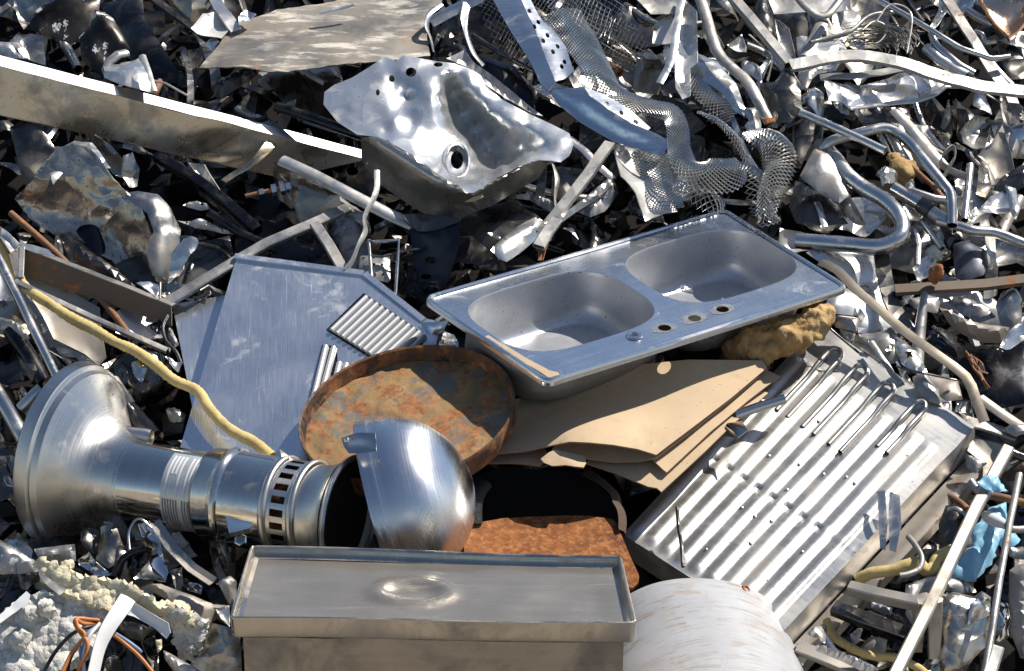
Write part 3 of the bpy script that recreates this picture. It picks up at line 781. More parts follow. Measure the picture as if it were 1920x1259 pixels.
# ------------------------------------------------------------------ cardboard
def cardboard():
    t = thing('cardboard_box', 'flattened brown cardboard box folded in layers under the sink', 'cardboard', P(1180, 780, 0.140))
    K = dict(parent=t, raw=True, th=.004, rim=card_edge, sp=15)
    sheet('cardboard_flap', None, None, card, [(925, 850, 0.165), (985, 846, 0.165), (1036, 835, 0.185), (1068, 829, 0.205), (1105, 831, 0.215), (1150, 836, 0.210), (1195, 844, 0.190), (1230, 855, 0.165), (1300, 802, 0.145), (1370, 748, 0.114), (1438, 690, 0.076), (1428, 677, 0.080), (1290, 677, 0.130), (1150, 690, 0.120), (980, 740, 0.120)], cr=.0012, folds=1, **K)
    sheet('cardboard_flap', None, None, card, [(1034, 846, 0.158), (1060, 853, 0.148), (1105, 861, 0.142), (1150, 867, 0.140), (1195, 866, 0.143), (1230, 860, 0.150), (1310, 800, 0.122), (1440, 694, 0.060), (1300, 700, 0.090), (1100, 740, 0.090)], cr=.001, folds=2, **K)
    sheet('cardboard_flap', None, None, card, [(1228, 868, 0.135), (1244, 883, 0.140), (1250, 887, 0.138), (1330, 812, 0.115), (1402, 752, 0.076), (1462, 706, 0.055), (1440, 696, 0.050), (1300, 720, 0.080), (1150, 800, 0.090)], cr=.001, folds=2, **K)
    sheet('cardboard_flap', None, None, card, [(1100, 868, 0.120), (1160, 890, 0.122), (1215, 913, 0.126), (1232, 916, 0.128), (1240, 923, 0.130), (1320, 850, 0.110), (1380, 792, 0.080), (1440, 738, 0.045), (1420, 730, 0.043), (1250, 780, 0.070), (1120, 820, 0.090)], cr=.002, folds=3, **K)
    sheet('torn_flap', None, None, card, [(1014, 860, 0.178), (1030, 848, 0.180), (1042, 844, 0.180), (1098, 857, 0.175), (1099, 870, 0.180), (1094, 879, 0.182), (1078, 878, 0.182), (1060, 874, 0.180), (1035, 873, 0.180), (1020, 867, 0.178)], cr=.004, **K)
    sheet('cardboard_flap', None, None, card, [(915, 868, 0.130), (960, 870, 0.135), (1012, 876, 0.140), (1030, 860, 0.130), (1000, 800, 0.090), (900, 830, 0.100)], cr=.003, **K)
cardboard()

# ------------------------------------------------------------------ ribbed tray with tube bends
def ribbed_tray():
    TL, TR, BR, BL = P(1536, 606, .02), P(1827, 800, .075), P(1462, 1190, .10), P(1168, 1002, .02)
    p = Patch(TL, TR, BR, BL); t = thing('ribbed_tray', 'dusty ribbed aluminium evaporator tray with four looped tubes', 'tray', p.at(.5, .5))
    per = 10.5
    def f(u, v):
        w = (u*per) % 1.0
        r = (.5-.5*math.cos(math.tau*w))**.8
        a = min(1, max(0, (v-.145)/.02))*min(1, max(0, (.985-v)/.02))*min(1, max(0, (.94-u)/.02))
        d = .003*mnoise.noise(Vector((u*3, v*3, 0)))-.007*math.exp(-((v-.62)/.007)**2)*(1 if u < .82 and (w > .8 or w < .2) else 0)
        d += .002*mnoise.noise(Vector((u*30, v*30, 3)))*math.exp(-((v-.62)/.03)**2)
        return p.at(u, v, r*.0068*a+d)
    V, F, U = grid_geo(f, 168, 110); F = [q[::-1] for q in F]
    mk('ribbed_face', V, F, corr_alu, t, uv=[(u*p.L, v*p.W) for u, v in U], sharp=50, solid=.0015, offset=-1)
    n = 12
    def sd(u, v): return p.at(1+.004*math.sin(v*math.pi), u, -.075*v+.004*mnoise.noise(Vector((u*5, v*2, 7))))
    V, F, U = grid_geo(sd, 30, 6); mk('tray_side', V, F, corr_alu, t, uv=[(a*p.W, b*.07) for a, b in U], sharp=50, solid=.0015)
    V, F, U = grid_geo(lambda u, v: p.at(u, -.004*math.sin(v*3), -.075*v), 30, 4); mk('tray_side', V, F, corr_alu, t, uv=U, sharp=50, solid=.0015)
    V, F, U = grid_geo(lambda u, v: p.at(u, 1+.004*math.sin(v*3), -.075*v), 30, 4); mk('tray_side', V, F, corr_alu, t, uv=U, sharp=50, solid=.0015)
    V, F, U = grid_geo(lambda u, v: p.at(1+.012+.11*v, -.03+1.06*u, -.077+.010*v+.004*mnoise.noise(Vector((u*6, v*2, 1)))), 30, 5)
    mk('support_rail', V, F, dusty_sheet, t, uv=[(a*p.W, b*.04) for a, b in U], sharp=50, solid=.003)
    V, F, U = grid_geo(lambda u, v: p.at(1.122+.0*v, -.03+1.06*u, -.068-.035*v), 24, 2); mk('rail_edge', V, F, dusty_sheet, t, uv=U, solid=.002)
    # hair-pin tube bends standing on the flat end
    for u0, u1 in ((.165, .238), (.335, .408), (.505, .578), (.705, .765)):
        pts = []; vv = .36 if u0 < .6 else .27; top = .085 if u0 < .6 else .075
        for q in np.linspace(vv, top, 6): pts.append(p.at(u0, q, .005+.008*(q < .17)))
        for a in np.linspace(180, 0, 9)[1:-1]: pts.append(p.at((u0+u1)/2+(u1-u0)/2*math.cos(RAD(a)), top-.028*math.sin(RAD(a)), .017))
        for q in np.linspace(top, vv, 6): pts.append(p.at(u1, q, .005+.008*(q < .17)))
        pr, cl = profile('round', 10/800, 10/800); path = smooth_path(pts, 2)
        V, F, U = sweep(path, pr, cl, up=p.n); mk('tube_bend', V, F, bend_steel, t, uv=U, sharp=60)
    # clip folded over the side
    c = sheet('clip', None, None, tube_steel, [(1645, 922, .125), (1660, 920, .13), (1664, 985, .12), (1660, 1032, .105), (1650, 1026, .105), (1647, 970, .12)], cr=.001, parent=t, raw=True)
    sheet('clip', None, None, tube_steel, [(1668, 922, .13), (1687, 930, .13), (1690, 985, .12), (1680, 1036, .105), (1668, 1032, .105), (1666, 960, .12)], cr=.001, parent=t, raw=True)
    for px_, py_ in ((1532, 765), (1390, 925), (1417, 945), (1445, 962), (1500, 1030), (1330, 1165), (1478, 900), (1440, 830), (1600, 893), (1500, 850), (1585, 880), (1548, 872), (1410, 1000), (1320, 1030), (1440, 1145), (1300, 1100)):
        q = P(px_, py_, .095 if px_ > 1380 else .06)
        # drop each rivet on the face
        uvs = min(((p.at(a, b)-q)@(p.at(a, b)-q), a, b) for a in np.linspace(0, 1, 60) for b in np.linspace(0, 1, 60))
        q = np.array(f(uvs[1], uvs[2]))
        V, F, U = rings_geo([(q+p.n*s, p.n, r) for s, r in ((-.002, .0045), (.002, .0042), (.0035, .0025), (.004, .0003))], 10); mk('rivet', V, F, bright_alu, t, uv=U)
bend_steel = metal('bend_steel', (.50, .48, .44), .35, .2, dirt=((.2, .15, .1), .2, 20), vary=.3)
ribbed_tray()

# ------------------------------------------------------------------ white drum with peeling paint
def drum():
    R0 = .238; top = P(1292, 1074, .16); C = top-np.array((0, 0, R0))
    ax = np.array((.10, -1, -.06)); ax /= np.linalg.norm(ax)
    t = thing('white_drum', 'white painted drum with peeling streaked paint at the bottom edge', 'drum', C+ax*.3)
    prof = [(.012, .001), (.008, R0*.6), (.004, R0*.93), (0, R0*.975), (.003, R0*.995), (.012, R0), (.03, R0*.995), (.06, R0), (.3, R0*1.003), (.6, R0), (.95, R0), (.955, .001)]
    fine = []
    for a, b in zip(prof, prof[1:]):
        k = max(1, int((b[0]-a[0])/.03)); fine += [(a[0]+(b[0]-a[0])*j/k, a[1]+(b[1]-a[1])*j/k) for j in range(k)]
    fine.append(prof[-1])
    V, F, U = lathe(fine, C, ax, 96); V = np.array(V)
    for i, v in enumerate(V):
        d = v-C; r = d-(d@ax)*ax; l = np.linalg.norm(r)
        if l > R0*.9: V[i] = v+r/l*(.010*mnoise.noise(Vector(v*5))+.0025*mnoise.noise(Vector((v[0]*6, v[1]*40, v[2]*6))))
    mk('drum_shell', V, F, drum_paint, t, uv=U, sharp=45)
    rr = random.Random(5)
    x = np.array((1.0, 0, 0))-ax*ax[0]; x /= np.linalg.norm(x); zz = np.cross(x, ax); zz = -zz if zz[2] < 0 else zz
    q = P(1399, 1112, .12)
    V, F, U = rings_geo([(q+HN*s, HN*.8+RX*.6, r) for s, r in ((-.02, .013), (.012, .013), (.016, .010), (.016, .006), (.0, .006))], 8); mk('pipe_fitting', V, F, rust_rod, t, uv=U, sharp=20)
drum_paint = metal('drum_paint', (.40, .40, .41), .5, .1, met=0, vary=.16, scale=9, streak=((.27, .20, .13), .40, 24, 85), dirt=((.38, .31, .24), .2, 8), bump=.25, bscale=30)
peel = metal('peel', (.28, .19, .11), .85, .1, met=0, vary=.5, scale=40)
drum()
# ------------------------------------------------------------------ scrap, piece by piece (coordinates read in 3x windows of the photo)
def S(label, mat, pts, h=0.02, name='scrap_sheet', cat='metal scrap', **k):
    if 'bulge' not in k: k['bulge'] = random.Random(seed_of(label)).choice((-.016, -.008, .010, .016, .022))*min(1, max(abs(pts[0][0]-pts[len(pts)//2][0]), abs(pts[0][1]-pts[len(pts)//2][1]))/160*3/ZF)
    return sheet(name, label, cat, mat, pts, h, **k)
def T(label, mat, pts, w, h=0.03, name='steel_tube', cat='tube', kind='round', **k): return bar(name, label, cat, mat, pts, w/ZF, (k.pop('t')/ZF if 't' in k else None), kind, h, **k)
def ST(label, mat, pts, w, h=0.03, t=2, name='metal_strip', cat='metal strip', kind='flat', **k): return bar(name, label, cat, mat, pts, w/ZF, t/ZF, kind, h, **k)

# ---- window 1: upper left
R(0, 0)
def beam():
    t = thing('steel_beam', 'long box section steel beam with glaring bright top lying above the crumpled sheet', 'beam', P(330, 220, .1))
    Hv = np.array(SUND)+(-FW); Hv /= np.linalg.norm(Hv)
    a0 = P(-70, 86, .25); h1 = -.06
    a1 = P(690, 284, h1); dd = (a1-a0)/np.linalg.norm(a1-a0); ww = np.cross(Hv, dd); ww /= np.linalg.norm(ww)
    if ww[1] > 0: ww = -ww
    b0, b1 = a0+ww*.036, a1+ww*.028
    top = [a0, a1, b1, b0]
    def quad(a, b, c, d, name, mat, nu, nv, amp, par):
        def f(u, v):
            q = a*(1-u)*(1-v)+b*u*(1-v)+c*u*v+d*(1-u)*v
            return q+HN*amp*mnoise.noise(Vector((u*7, v*1.2, 3)))
        V, F, U = grid_geo(f, nu, nv); return mk(name, V, F, mat, par, uv=[(x*.95, y*.12) for x, y in U], solid=.002, offset=-1, sharp=50)
    quad(top[3], top[2], top[1], top[0], 'top_flange', beam_top, 40, 3, .002, t)
    a, b = top[3], top[2]
    c, d = P(545, 337, -.105), P(-70, 200, .133)
    quad(d, c, b, a, 'web', beam_web, 60, 8, .010, t)
    lip = quad(d+HN*.001, c+HN*.001, c-np.array((0, -.03, .0)), d-np.array((0, -.03, 0)), 'lower_flange', beam_web, 20, 2, 0, t)
beam_top = metal('beam_top', (.80, .79, .77), .34, .1, brush=(2, 120), bamt=.12, vary=.06)
beam_web = metal('beam_web', (.50, .455, .39), .22, .10, brush=(70, 3), bamt=.12, dirt=((.28, .22, .15), .22, 8), vary=.15, speck=.05)
beam()
sheet('flat_sheet', 'broad brown weathered flat sheet with scraped white patches at the top edge', 'metal sheet', flat_galv, [(374, 134, .10), (382, 122, .10), (412, 88, .085), (425, 60, .07), (445, 47, .06), (520, 20, .05), (625, 2, .04), (700, -25, .03), (830, -30, .03), (828, 10, .05), (806, 30, .07), (800, 65, .09), (806, 104, .10), (740, 114, .11), (640, 124, .12), (540, 139, .12), (500, 140, .12), (458, 131, .11)], cr=.006, folds=2, th=.003, rag=.8, raw=True)
ST('short bright angle strip resting on the brown flat sheet', bright_alu, [(1800, 75, .10), (1918, 50, .10), (1990, 30, .10)], 26, t=8, name='angle_strip')
S('wrinkled dark steel sheet with pale rim in the top corner by the burnt sheet', grey_sheet, [(-40, 60), (20, 40), (60, 10), (160, -20), (330, -10), (335, 8), (250, 38), (180, 55), (150, 110), (130, 160), (95, 100), (80, 30), (40, 50), (-20, 110)], .06, cr=.03, folds=7, tl=(2, -2))
S('sooty sheet with flaking white paint above the long beam', burnt_white, [(130, 150), (200, 60), (300, -20), (560, -20), (545, 70), (530, 130), (470, 210), (380, 232), (275, 205), (270, 240), (255, 360), (240, 210), (160, 175)], .03, cr=.022, folds=5, tl=(1, -3))
S('curved black sheet with white scuffs standing behind the long beam', burnt_white, [(545, 75), (590, 85), (640, 115), (690, 195), (722, 265), (705, 310), (620, 350), (590, 400), (530, 405), (470, 350), (462, 240), (520, 170)], .06, cr=.015, folds=3, bulge=.03, tl=(3, -3))
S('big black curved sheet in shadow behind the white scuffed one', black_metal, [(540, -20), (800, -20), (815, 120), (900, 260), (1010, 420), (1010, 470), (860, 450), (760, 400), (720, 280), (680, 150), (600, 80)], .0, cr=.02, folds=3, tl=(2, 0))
S('grey bent plate with rusty corner left of the sooty sheet', grey_sheet, [(95, 200), (165, 178), (240, 205), (248, 300), (252, 365), (150, 338), (110, 300), (60, 270)], .05, cr=.02, folds=4, tl=(2, -6))
S('pale torn scrap on the beam end at the photo edge', bright_alu, [(-30, 245), (60, 255), (100, 300), (160, 345), (60, 330), (-30, 300)], .16, cr=.015, folds=4)
S('orange rusted flap under the grey bent plate', rust_plate, [(60, 230), (100, 225), (115, 300), (95, 310), (70, 280)], .03, cr=.01)
S('open tin box corner standing on the long beam', bright_alu, [(575, 405, .10), (690, 360, .11), (808, 312, .11), (835, 400, .13), (872, 525, .14), (790, 505, .15), (690, 480, .15), (592, 458, .12)], cr=.01, folds=3, tl=(1, 2))
ST('folded bright edge strip of the tin box corner', white_galv, [(800, 315, .125), (830, 400, .14), (866, 520, .15)], 40, t=8)
T('rolled pale sleeve behind the tin box corner', white_galv, [(598, 400, .05), (615, 350, .06), (665, 310, .07), (712, 300, .06)], 62, t=40)
ST('thin grey strip running out from behind the tin box', galv, [(850, 452), (930, 470), (1060, 543)], 14, h=.06)
S('brown glossy curved bowl piece at the top edge', brown_sheet, [(925, -25), (1195, -25), (1190, 30), (1150, 85), (1075, 150), (1040, 120), (1000, 75)], .06, cr=.012, folds=4, bulge=.045, tl=(-2, -3))
S('white crumpled sheet with orange rust stains beside the flat brown sheet', white_rusty, [(1075, 160), (1140, 78), (1222, 62), (1290, 108), (1300, 150), (1275, 195), (1240, 242), (1190, 222), (1110, 185)], .09, cr=.018, folds=6, tl=(-4, 0))
white_done = True
ST('long dark bar running down beside the rusty white sheet', dark_sheet, [(850, -20, .08), (960, 60, .075), (1130, 180, .07), (1260, 300, .05)], 46, t=20, kind='L')
ST('dented pale channel with rolled edge at the top edge', bright_alu, [(1200, -20, .08), (1235, 40, .09), (1290, 110, .10), (1330, 170, .09)], 70, t=18, kind='U', wob=.003, jit=.2)
S('crinkled bright shred beside the dented pale channel', crush_alu, [(1340, 105), (1355, 70), (1385, 45), (1442, 82), (1400, 120), (1345, 155)], .10, cr=.02, folds=5)
S('small torn bright lug under the rusty white sheet', crush_alu, [(1145, 230), (1190, 222), (1240, 250), (1200, 300)], .07, cr=.01)
T('black pipe with a rusted end lying behind the crushed sink', black_metal, [(1550, 598, .05), (1720, 655, .05), (1920, 725, .05), (2080, 780, .04)], 58)
S('dark crushed can in the shadow below the flat brown sheet', dark_sheet, [(1190, 505), (1230, 455), (1300, 425), (1400, 395), (1480, 420), (1400, 470), (1290, 520), (1225, 552)], .0, cr=.018, folds=5, bulge=.03)
S('spotted dark plate leaning under the long beam', dark_sheet, [(70, 745), (150, 690), (240, 715), (320, 850), (250, 950), (190, 1010), (125, 1010), (100, 900)], .05, cr=.014, folds=4, tl=(2, -3))
S('dark folded sheet hanging below the beam middle', grey_sheet, [(545, 830), (580, 795), (640, 830), (690, 905), (660, 985), (610, 960)], .05, cr=.025, folds=5, tl=(4, -5))
S('shiny leaf shaped shred below the long beam', grey_sheet, [(690, 900), (742, 878), (785, 955), (772, 1045), (725, 1058), (682, 985)], .06, cr=.02, folds=4, tl=(-2, -5))
S('pale jagged plate under the low end of the beam', white_galv, [(1060, 915), (1150, 930), (1200, 1010), (1258, 1100), (1195, 1085), (1130, 1010)], .02, cr=.008, tl=(-2, 0))
T('blue black square tube running down from the beam', black_metal, [(880, 880, .04), (1100, 1010, .045), (1260, 1130, .05), (1450, 1300, .05)], 56, kind='box')
T('second dark tube below the blue black one', dark_sheet, [(1000, 930, .0), (1180, 1080, .01), (1330, 1230, .01), (1420, 1330, .01)], 46)
S('white jagged shard with round hole under the dark tube', white_galv, [(1030, 1172), (1062, 1150), (1110, 1136), (1165, 1152), (1185, 1185), (1110, 1178)], .03, cr=.006, holes=((1138, 1163, 8),))
S('flat pale shard just under the holed white one', white_galv, [(1050, 1262), (1110, 1240), (1180, 1262), (1230, 1300), (1100, 1290)], .03, cr=.006, tl=(-4, 0))
def bolt():
    t = thing('bolt_assembly', 'threaded bolt with clamped nuts lying in the dark gap under the beam', 'bolt', P(505, 358, .04))
    bar('threaded_rod', None, None, rust_rod, [(1380, 1105, .05), (1640, 1045, .06)], 7, parent=t)
    for s, w in ((.35, 13), (.62, 20), (.80, 26), (.93, 22)):
        x, y = 1380+260*s, 1105-60*s
        V, F, U = rings_geo([(P(*XY((x+dx, y-dx*.23)), .055), P(*XY((1640, 1045)), .06)-P(*XY((1380, 1105)), .05), r*w/800) for dx, r in ((-14, .1), (-14, .55), (14, .55), (14, .1))], 6)
        mk('nut', V, F, tube_steel, t, uv=U, sharp=20)
bolt()
T('white enamelled tube with dark end below the crushed sink', white_galv, [(1585, 905, .08), (1760, 985, .09), (1960, 1090, .10), (2190, 1210, .09), (2420, 1310, .07)], 78, t=44)
S('dark brown folded sheet under the white enamelled tube', brown_sheet, [(1615, 960, .05), (1700, 990, .06), (1918, 1110, .07), (1925, 1200, .04), (1840, 1262, .02), (1690, 1262, .02), (1650, 1130, .03)], cr=.02, folds=4)
raw = dict(raw=True)
S('large crumpled grey brown sheet with torn upper lip below the beam', crumple_brown, [(32, 372, .05), (62, 340, .06), (85, 305, .075), (107, 279, .08), (140, 268, .08), (172, 277, .08), (190, 300, .085), (207, 325, .09), (230, 358, .095), (262, 385, .09), (276, 412, .085), (286, 440, .07), (282, 500, .05), (268, 530, .03), (232, 505, .03), (190, 478, .03), (150, 452, .03), (96, 440, .03), (60, 412, .035)], cr=.042, folds=16, dent=.004, sp=7, tl=(-1, -7), rag=1.2, raw=True)
S('curled bright rim torn off the crumpled grey sheet', bright_alu, [(100, 345), (118, 322), (140, 314), (175, 320), (207, 326), (190, 300), (172, 276), (140, 267), (108, 278), (88, 306)], .115, cr=.016, folds=6, tl=(-3, 3), raw=True)
S('shiny crumpled steel wrap behind the grey brown sheet', tank_steel, [(228, 358), (262, 352), (298, 358), (322, 388), (338, 432), (332, 490), (312, 528), (285, 520), (272, 480), (286, 440), (276, 400)], .06, cr=.03, folds=6, tl=(-3, -5), raw=True)
S('glittering torn foil tip beside the louvred panel', crush_alu, [(333, 462), (352, 458), (372, 458), (374, 468), (355, 490), (335, 515), (312, 525), (318, 490), (322, 468)], .085, cr=.02, folds=6, rag=2, raw=True)
S('dark sheet lying in the gap under the crumpled grey sheet', dark_sheet, [(215, 500), (280, 470), (430, 440), (440, 490), (380, 540), (330, 565), (270, 545)], -.04, cr=.02, folds=4, raw=True)
# ---- window 2: crushed sink, punched channel, netting
R(640, 0)
basin_alu = metal('basin_alu', (.76, .755, .74), .30, .14, met=.86, dirt=((.34, .26, .17), .12, 10), vary=.1, speck=.06, wrink=(6, .16))
side_steel = metal('side_steel', (.54, .50, .44), .32, .14, met=.88, dirt=((.26, .20, .14), .24, 8), vary=.2, speck=.15)
def crushed_sink():
    t = thing('crushed_sink', 'crushed single bowl sink with crumpled drainer and drain hole facing up', 'sink', P(840, 260, .1))
    out = [(-100, 590, .13), (-95, 520, .13), (-40, 480, .13), (60, 440, .14), (150, 385, .15), (210, 345, .16), (245, 322, .15), (310, 345, .16), (350, 314, .17), (430, 328, .17), (520, 345, .16), (640, 360, .15), (720, 388, .15), (780, 425, .14), (815, 490, .13), (900, 560, .13), (1050, 640, .14), (1180, 700, .15), (1282, 752, .15), (1306, 815, .15), (1282, 878, .16), (1232, 915, .16), (1175, 905, .17), (1110, 902, .17), (1000, 940, .18), (900, 990, .185), (820, 1040, .19), (742, 1095, .195), (690, 1075, .195), (620, 1030, .19), (545, 985, .18), (410, 880, .17), (280, 808, .16), (205, 772, .155), (90, 760, .145), (-20, 690, .135)]
    ctl = [(x, y, h_) for x, y, h_ in out]
    ctl += [(50, 600, .150), (150, 500, .155), (235, 440, .165), (330, 395, .172), (460, 372, .168), (560, 385, .168), (100, 690, .142), (60, 520, .148),
            (372, 545, .118), (330, 520, .150), (420, 500, .158), (300, 470, .150), (500, 450, .172), (560, 425, .176), (612, 398, .178), (545, 520, .170), (575, 590, .148), (600, 660, .125),
            (260, 620, .152), (330, 610, .140), (300, 680, .155), (420, 610, .158), (400, 690, .140), (480, 640, .150), (250, 745, .140), (380, 760, .142), (500, 730, .134), (540, 660, .142),
            (450, 850, .140), (480, 800, .128), (560, 800, .120), (640, 760, .112), (700, 800, .106), (740, 870, .100), (790, 950, .098), (720, 985, .120), (600, 975, .146), (540, 920, .132), (570, 860, .118), (650, 810, .110), (740, 940, .104), (650, 1000, .140),
            (645, 610, -.01), (695, 690, -.03), (752, 775, -.04), (812, 865, -.03), (868, 940, -.005), (930, 920, .02), (612, 530, .05), (635, 455, .12),
            (690, 500, .146), (760, 560, .140), (830, 635, .140), (900, 690, .138), (955, 722, .142), (1010, 698, .152), (1080, 745, .146), (1150, 790, .150), (1165, 840, .140),
            (720, 600, .055), (790, 680, .04), (860, 760, .035), (930, 830, .035), (1000, 870, .06), (980, 780, .10), (1040, 800, .075), (1090, 860, .11),
            (440, 860, .160), (560, 962, .166), (660, 1030, .180), (740, 1040, .182), (800, 1000, .172), (900, 950, .160), (1050, 892, .156), (330, 815, .158), (1120, 870, .15), (1200, 850, .158), (1230, 800, .156), (900, 600, .150), (1000, 650, .150), (800, 500, .150), (720, 420, .158)]
    rng = random.Random(12); pp = [(*XY(p), p[2]) for p in out]; dn = densify(pp, 5.5)
    cp = np.array([(*XY(p), p[2]) for p in ctl]); n_ = len(cp)
    A_ = np.zeros((n_+3, n_+3)); A_[:n_, :n_] = np.linalg.norm(cp[:, None, :2]-cp[None, :, :2], axis=2)-np.eye(n_)*3.0
    A_[:n_, n_] = A_[n_, :n_] = 1; A_[:n_, n_+1:] = cp[:, :2]; A_[n_+1:, :n_] = cp[:, :2].T
    w_ = np.linalg.solve(A_, np.concatenate([cp[:, 2], np.zeros(3)]))
    hl = [np.array([XY((x+rx*math.cos(a), y+ry*math.sin(a))) for a in np.linspace(0, math.tau, 18, endpoint=False)]) for x, y, rx, ry in ((650, 902, 58, 84), (392, 408, 30, 26), (545, 366, 26, 13), (283, 445, 16, 20), (205, 522, 11, 18))]
    V2, F, nb = tri2d(dn, hl, 5.5, rng)
    H = np.linalg.norm(V2[:, None]-cp[None, :, :2], axis=2)@w_[:n_]+w_[n_]+V2@w_[n_+1:]
    q2 = V2/800; H = H+.012*fold_noise(q2, rng, 18)+.0008*soft_noise(q2, 26, 3)
    V = np.array([P(a[0], a[1], b) for a, b in zip(V2, H)])
    mk('basin', V, [f[::-1] for f in F] if np.cross(V[F[0][1]]-V[F[0][0]], V[F[0][2]]-V[F[0][0]])[2] < 0 else F, basin_alu, t, uv=q2, solid=.0018, sharp=30)
    q = P(*XY((650, 902)), .118); nz = HN+RX*.28
    x = np.cross(nz, UP); mb = MB(); n = 36; rings = []
    for r, d in ((1.22, .0), (1.16, .004), (1.04, .005), (.98, .001), (.92, -.008), (.80, -.016), (.55, -.018)):
        rings.append([P(*XY((650+64*r*math.cos(a), 902+92*r*math.sin(a))), .122+.018*math.sin(a)-.012*math.cos(a)+d) for a in np.linspace(0, math.tau, n, endpoint=False)])
    V = [v for r in rings for v in r]; F = [(i+j*n, (i+1) % n+j*n, (i+1) % n+(j+1)*n, i+(j+1)*n) for j in range(len(rings)-1) for i in range(n)]
    mb.add(V, F).build('drain_ring', basin_alu, t, solid=.001)
    sheet('bowl_side', None, None, side_steel, [(112, 772, .145), (205, 775, .15), (285, 812, .155), (412, 884, .165), (546, 990, .175), (624, 1034, .185), (700, 1080, .19), (742, 1098, .19), (820, 1044, .186), (1000, 946, .176), (1110, 906, .168), (1165, 910, .16), (1110, 1000, .10), (1000, 1062, .09), (850, 1160, .08), (740, 1200, .08), (630, 1246, .07), (520, 1235, .06), (400, 1165, .05), (260, 1070, .05), (180, 1005, .05), (115, 905, .06)], cr=.004, folds=2, bulge=.035, sp=9, parent=t)
    sheet('torn_sticker', None, None, tan_tape, [(690, 1140, .165), (740, 1110, .172), (795, 1092, .17), (800, 1108, .168), (750, 1135, .165)], cr=.001, th=.001, parent=t)
crushed_sink()
ST('flat bluish bar slanting over the top edge of the flat brown sheet', tube_steel, [(500, 130, .10), (600, 75, .11), (780, -10, .12)], 90, h=.12, t=14, kind='flat')
ST('ring of dark strap curling at the end of the flat bluish bar', tube_steel, [(560, 25, .12, 0), (495, 80, .13, 20), (480, 150, .12, 40), (505, 225, .10, 60), (520, 300, .09, 70)], 34, sub=4, t=4)
S('black slotted plate inside the strap ring', dark_sheet, [(510, 130), (660, 70), (680, 110), (665, 160), (560, 200), (520, 250)], .08, cr=.01, holes=((560, 150, 10, 14), (590, 142, 10, 14), (620, 134, 10, 14), (645, 126, 8, 12)))
ST('braided looking metal strap hanging beside the crushed sink', mesh_steel, [(705, 20, .12, 20), (690, 120, .13, 40), (712, 220, .11, 50), (750, 310, .09, 40), (800, 370, .07, 30)], 50, sub=5, t=4)
T('thin dark pipe in the shadow behind the crushed sink', dark_sheet, [(740, 200, .06), (880, 290, .06), (1080, 400, .05)], 26)
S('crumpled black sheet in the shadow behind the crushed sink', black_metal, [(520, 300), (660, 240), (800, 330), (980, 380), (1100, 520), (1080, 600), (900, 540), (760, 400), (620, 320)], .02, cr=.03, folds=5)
S('long white tapering offcut behind the crushed sink', white_galv, [(590, 330), (690, 280), (750, 350), (860, 430), (1010, 560), (1135, 655), (1075, 640), (930, 560), (800, 470), (730, 385)], .10, cr=.004, tl=(-2, 0))
ST('bright narrow strip past the low corner of the crushed sink', bright_alu, [(1280, 780, .07), (1370, 850, .07), (1440, 930, .07), (1530, 1010, .07)], 46, t=6)
def channel():
    t = thing('punched_channel', 'bent steel channel with torn middle and slotted flange on the netting', 'channel', P(1000, 130, .1))
    sl = lambda pts: tuple((x, y, 10, 15, RAD(-30)) for x, y in pts)
    sheet('web', None, None, sink_steel, [(840, -25, .11), (1000, -25, .12), (1070, 130, .13), (1140, 300, .14), (1205, 455, .15), (1160, 502, .14), (1120, 470, .135), (1060, 340, .125), (960, 190, .115), (890, 70, .11)], cr=.004, folds=2, parent=t, th=.003)
    sheet('slotted_flange', None, None, sink_steel, [(1000, -25, .12), (1050, -25, .10), (1120, 110, .11), (1215, 200, .12), (1262, 270, .12), (1290, 350, .13), (1312, 402, .14), (1262, 440, .14), (1205, 455, .148), (1140, 300, .138), (1070, 130, .128)], cr=.004, folds=3, sp=7, parent=t, th=.003, rag=.6, holes=sl(((1057, 65), (1107, 130), (1085, 155), (1158, 205), (1135, 235), (1215, 265), (1190, 295), (1255, 350), (1240, 375))))
    sheet('web', None, None, sink_steel, [(1165, 512, .14), (1240, 500, .15), (1370, 490, .15), (1400, 540, .15), (1500, 620, .14), (1620, 690, .13), (1775, 755, .12), (1850, 800, .11), (1800, 880, .09), (1700, 850, .09), (1530, 800, .09), (1340, 690, .10), (1220, 590, .12)], cr=.003, folds=2, parent=t, th=.003, tl=(1, 1))
    sheet('slotted_flange', None, None, sink_steel, [(1370, 488, .15), (1455, 520, .135), (1545, 570, .125), (1610, 610, .12), (1680, 670, .11), (1738, 722, .105), (1700, 755, .115), (1620, 690, .128), (1500, 620, .138), (1400, 540, .148)], cr=.004, folds=2, sp=7, parent=t, th=.003, holes=sl(((1415, 562), (1495, 590), (1480, 625), (1573, 640), (1558, 672), (1655, 690), (1640, 715))))
channel()
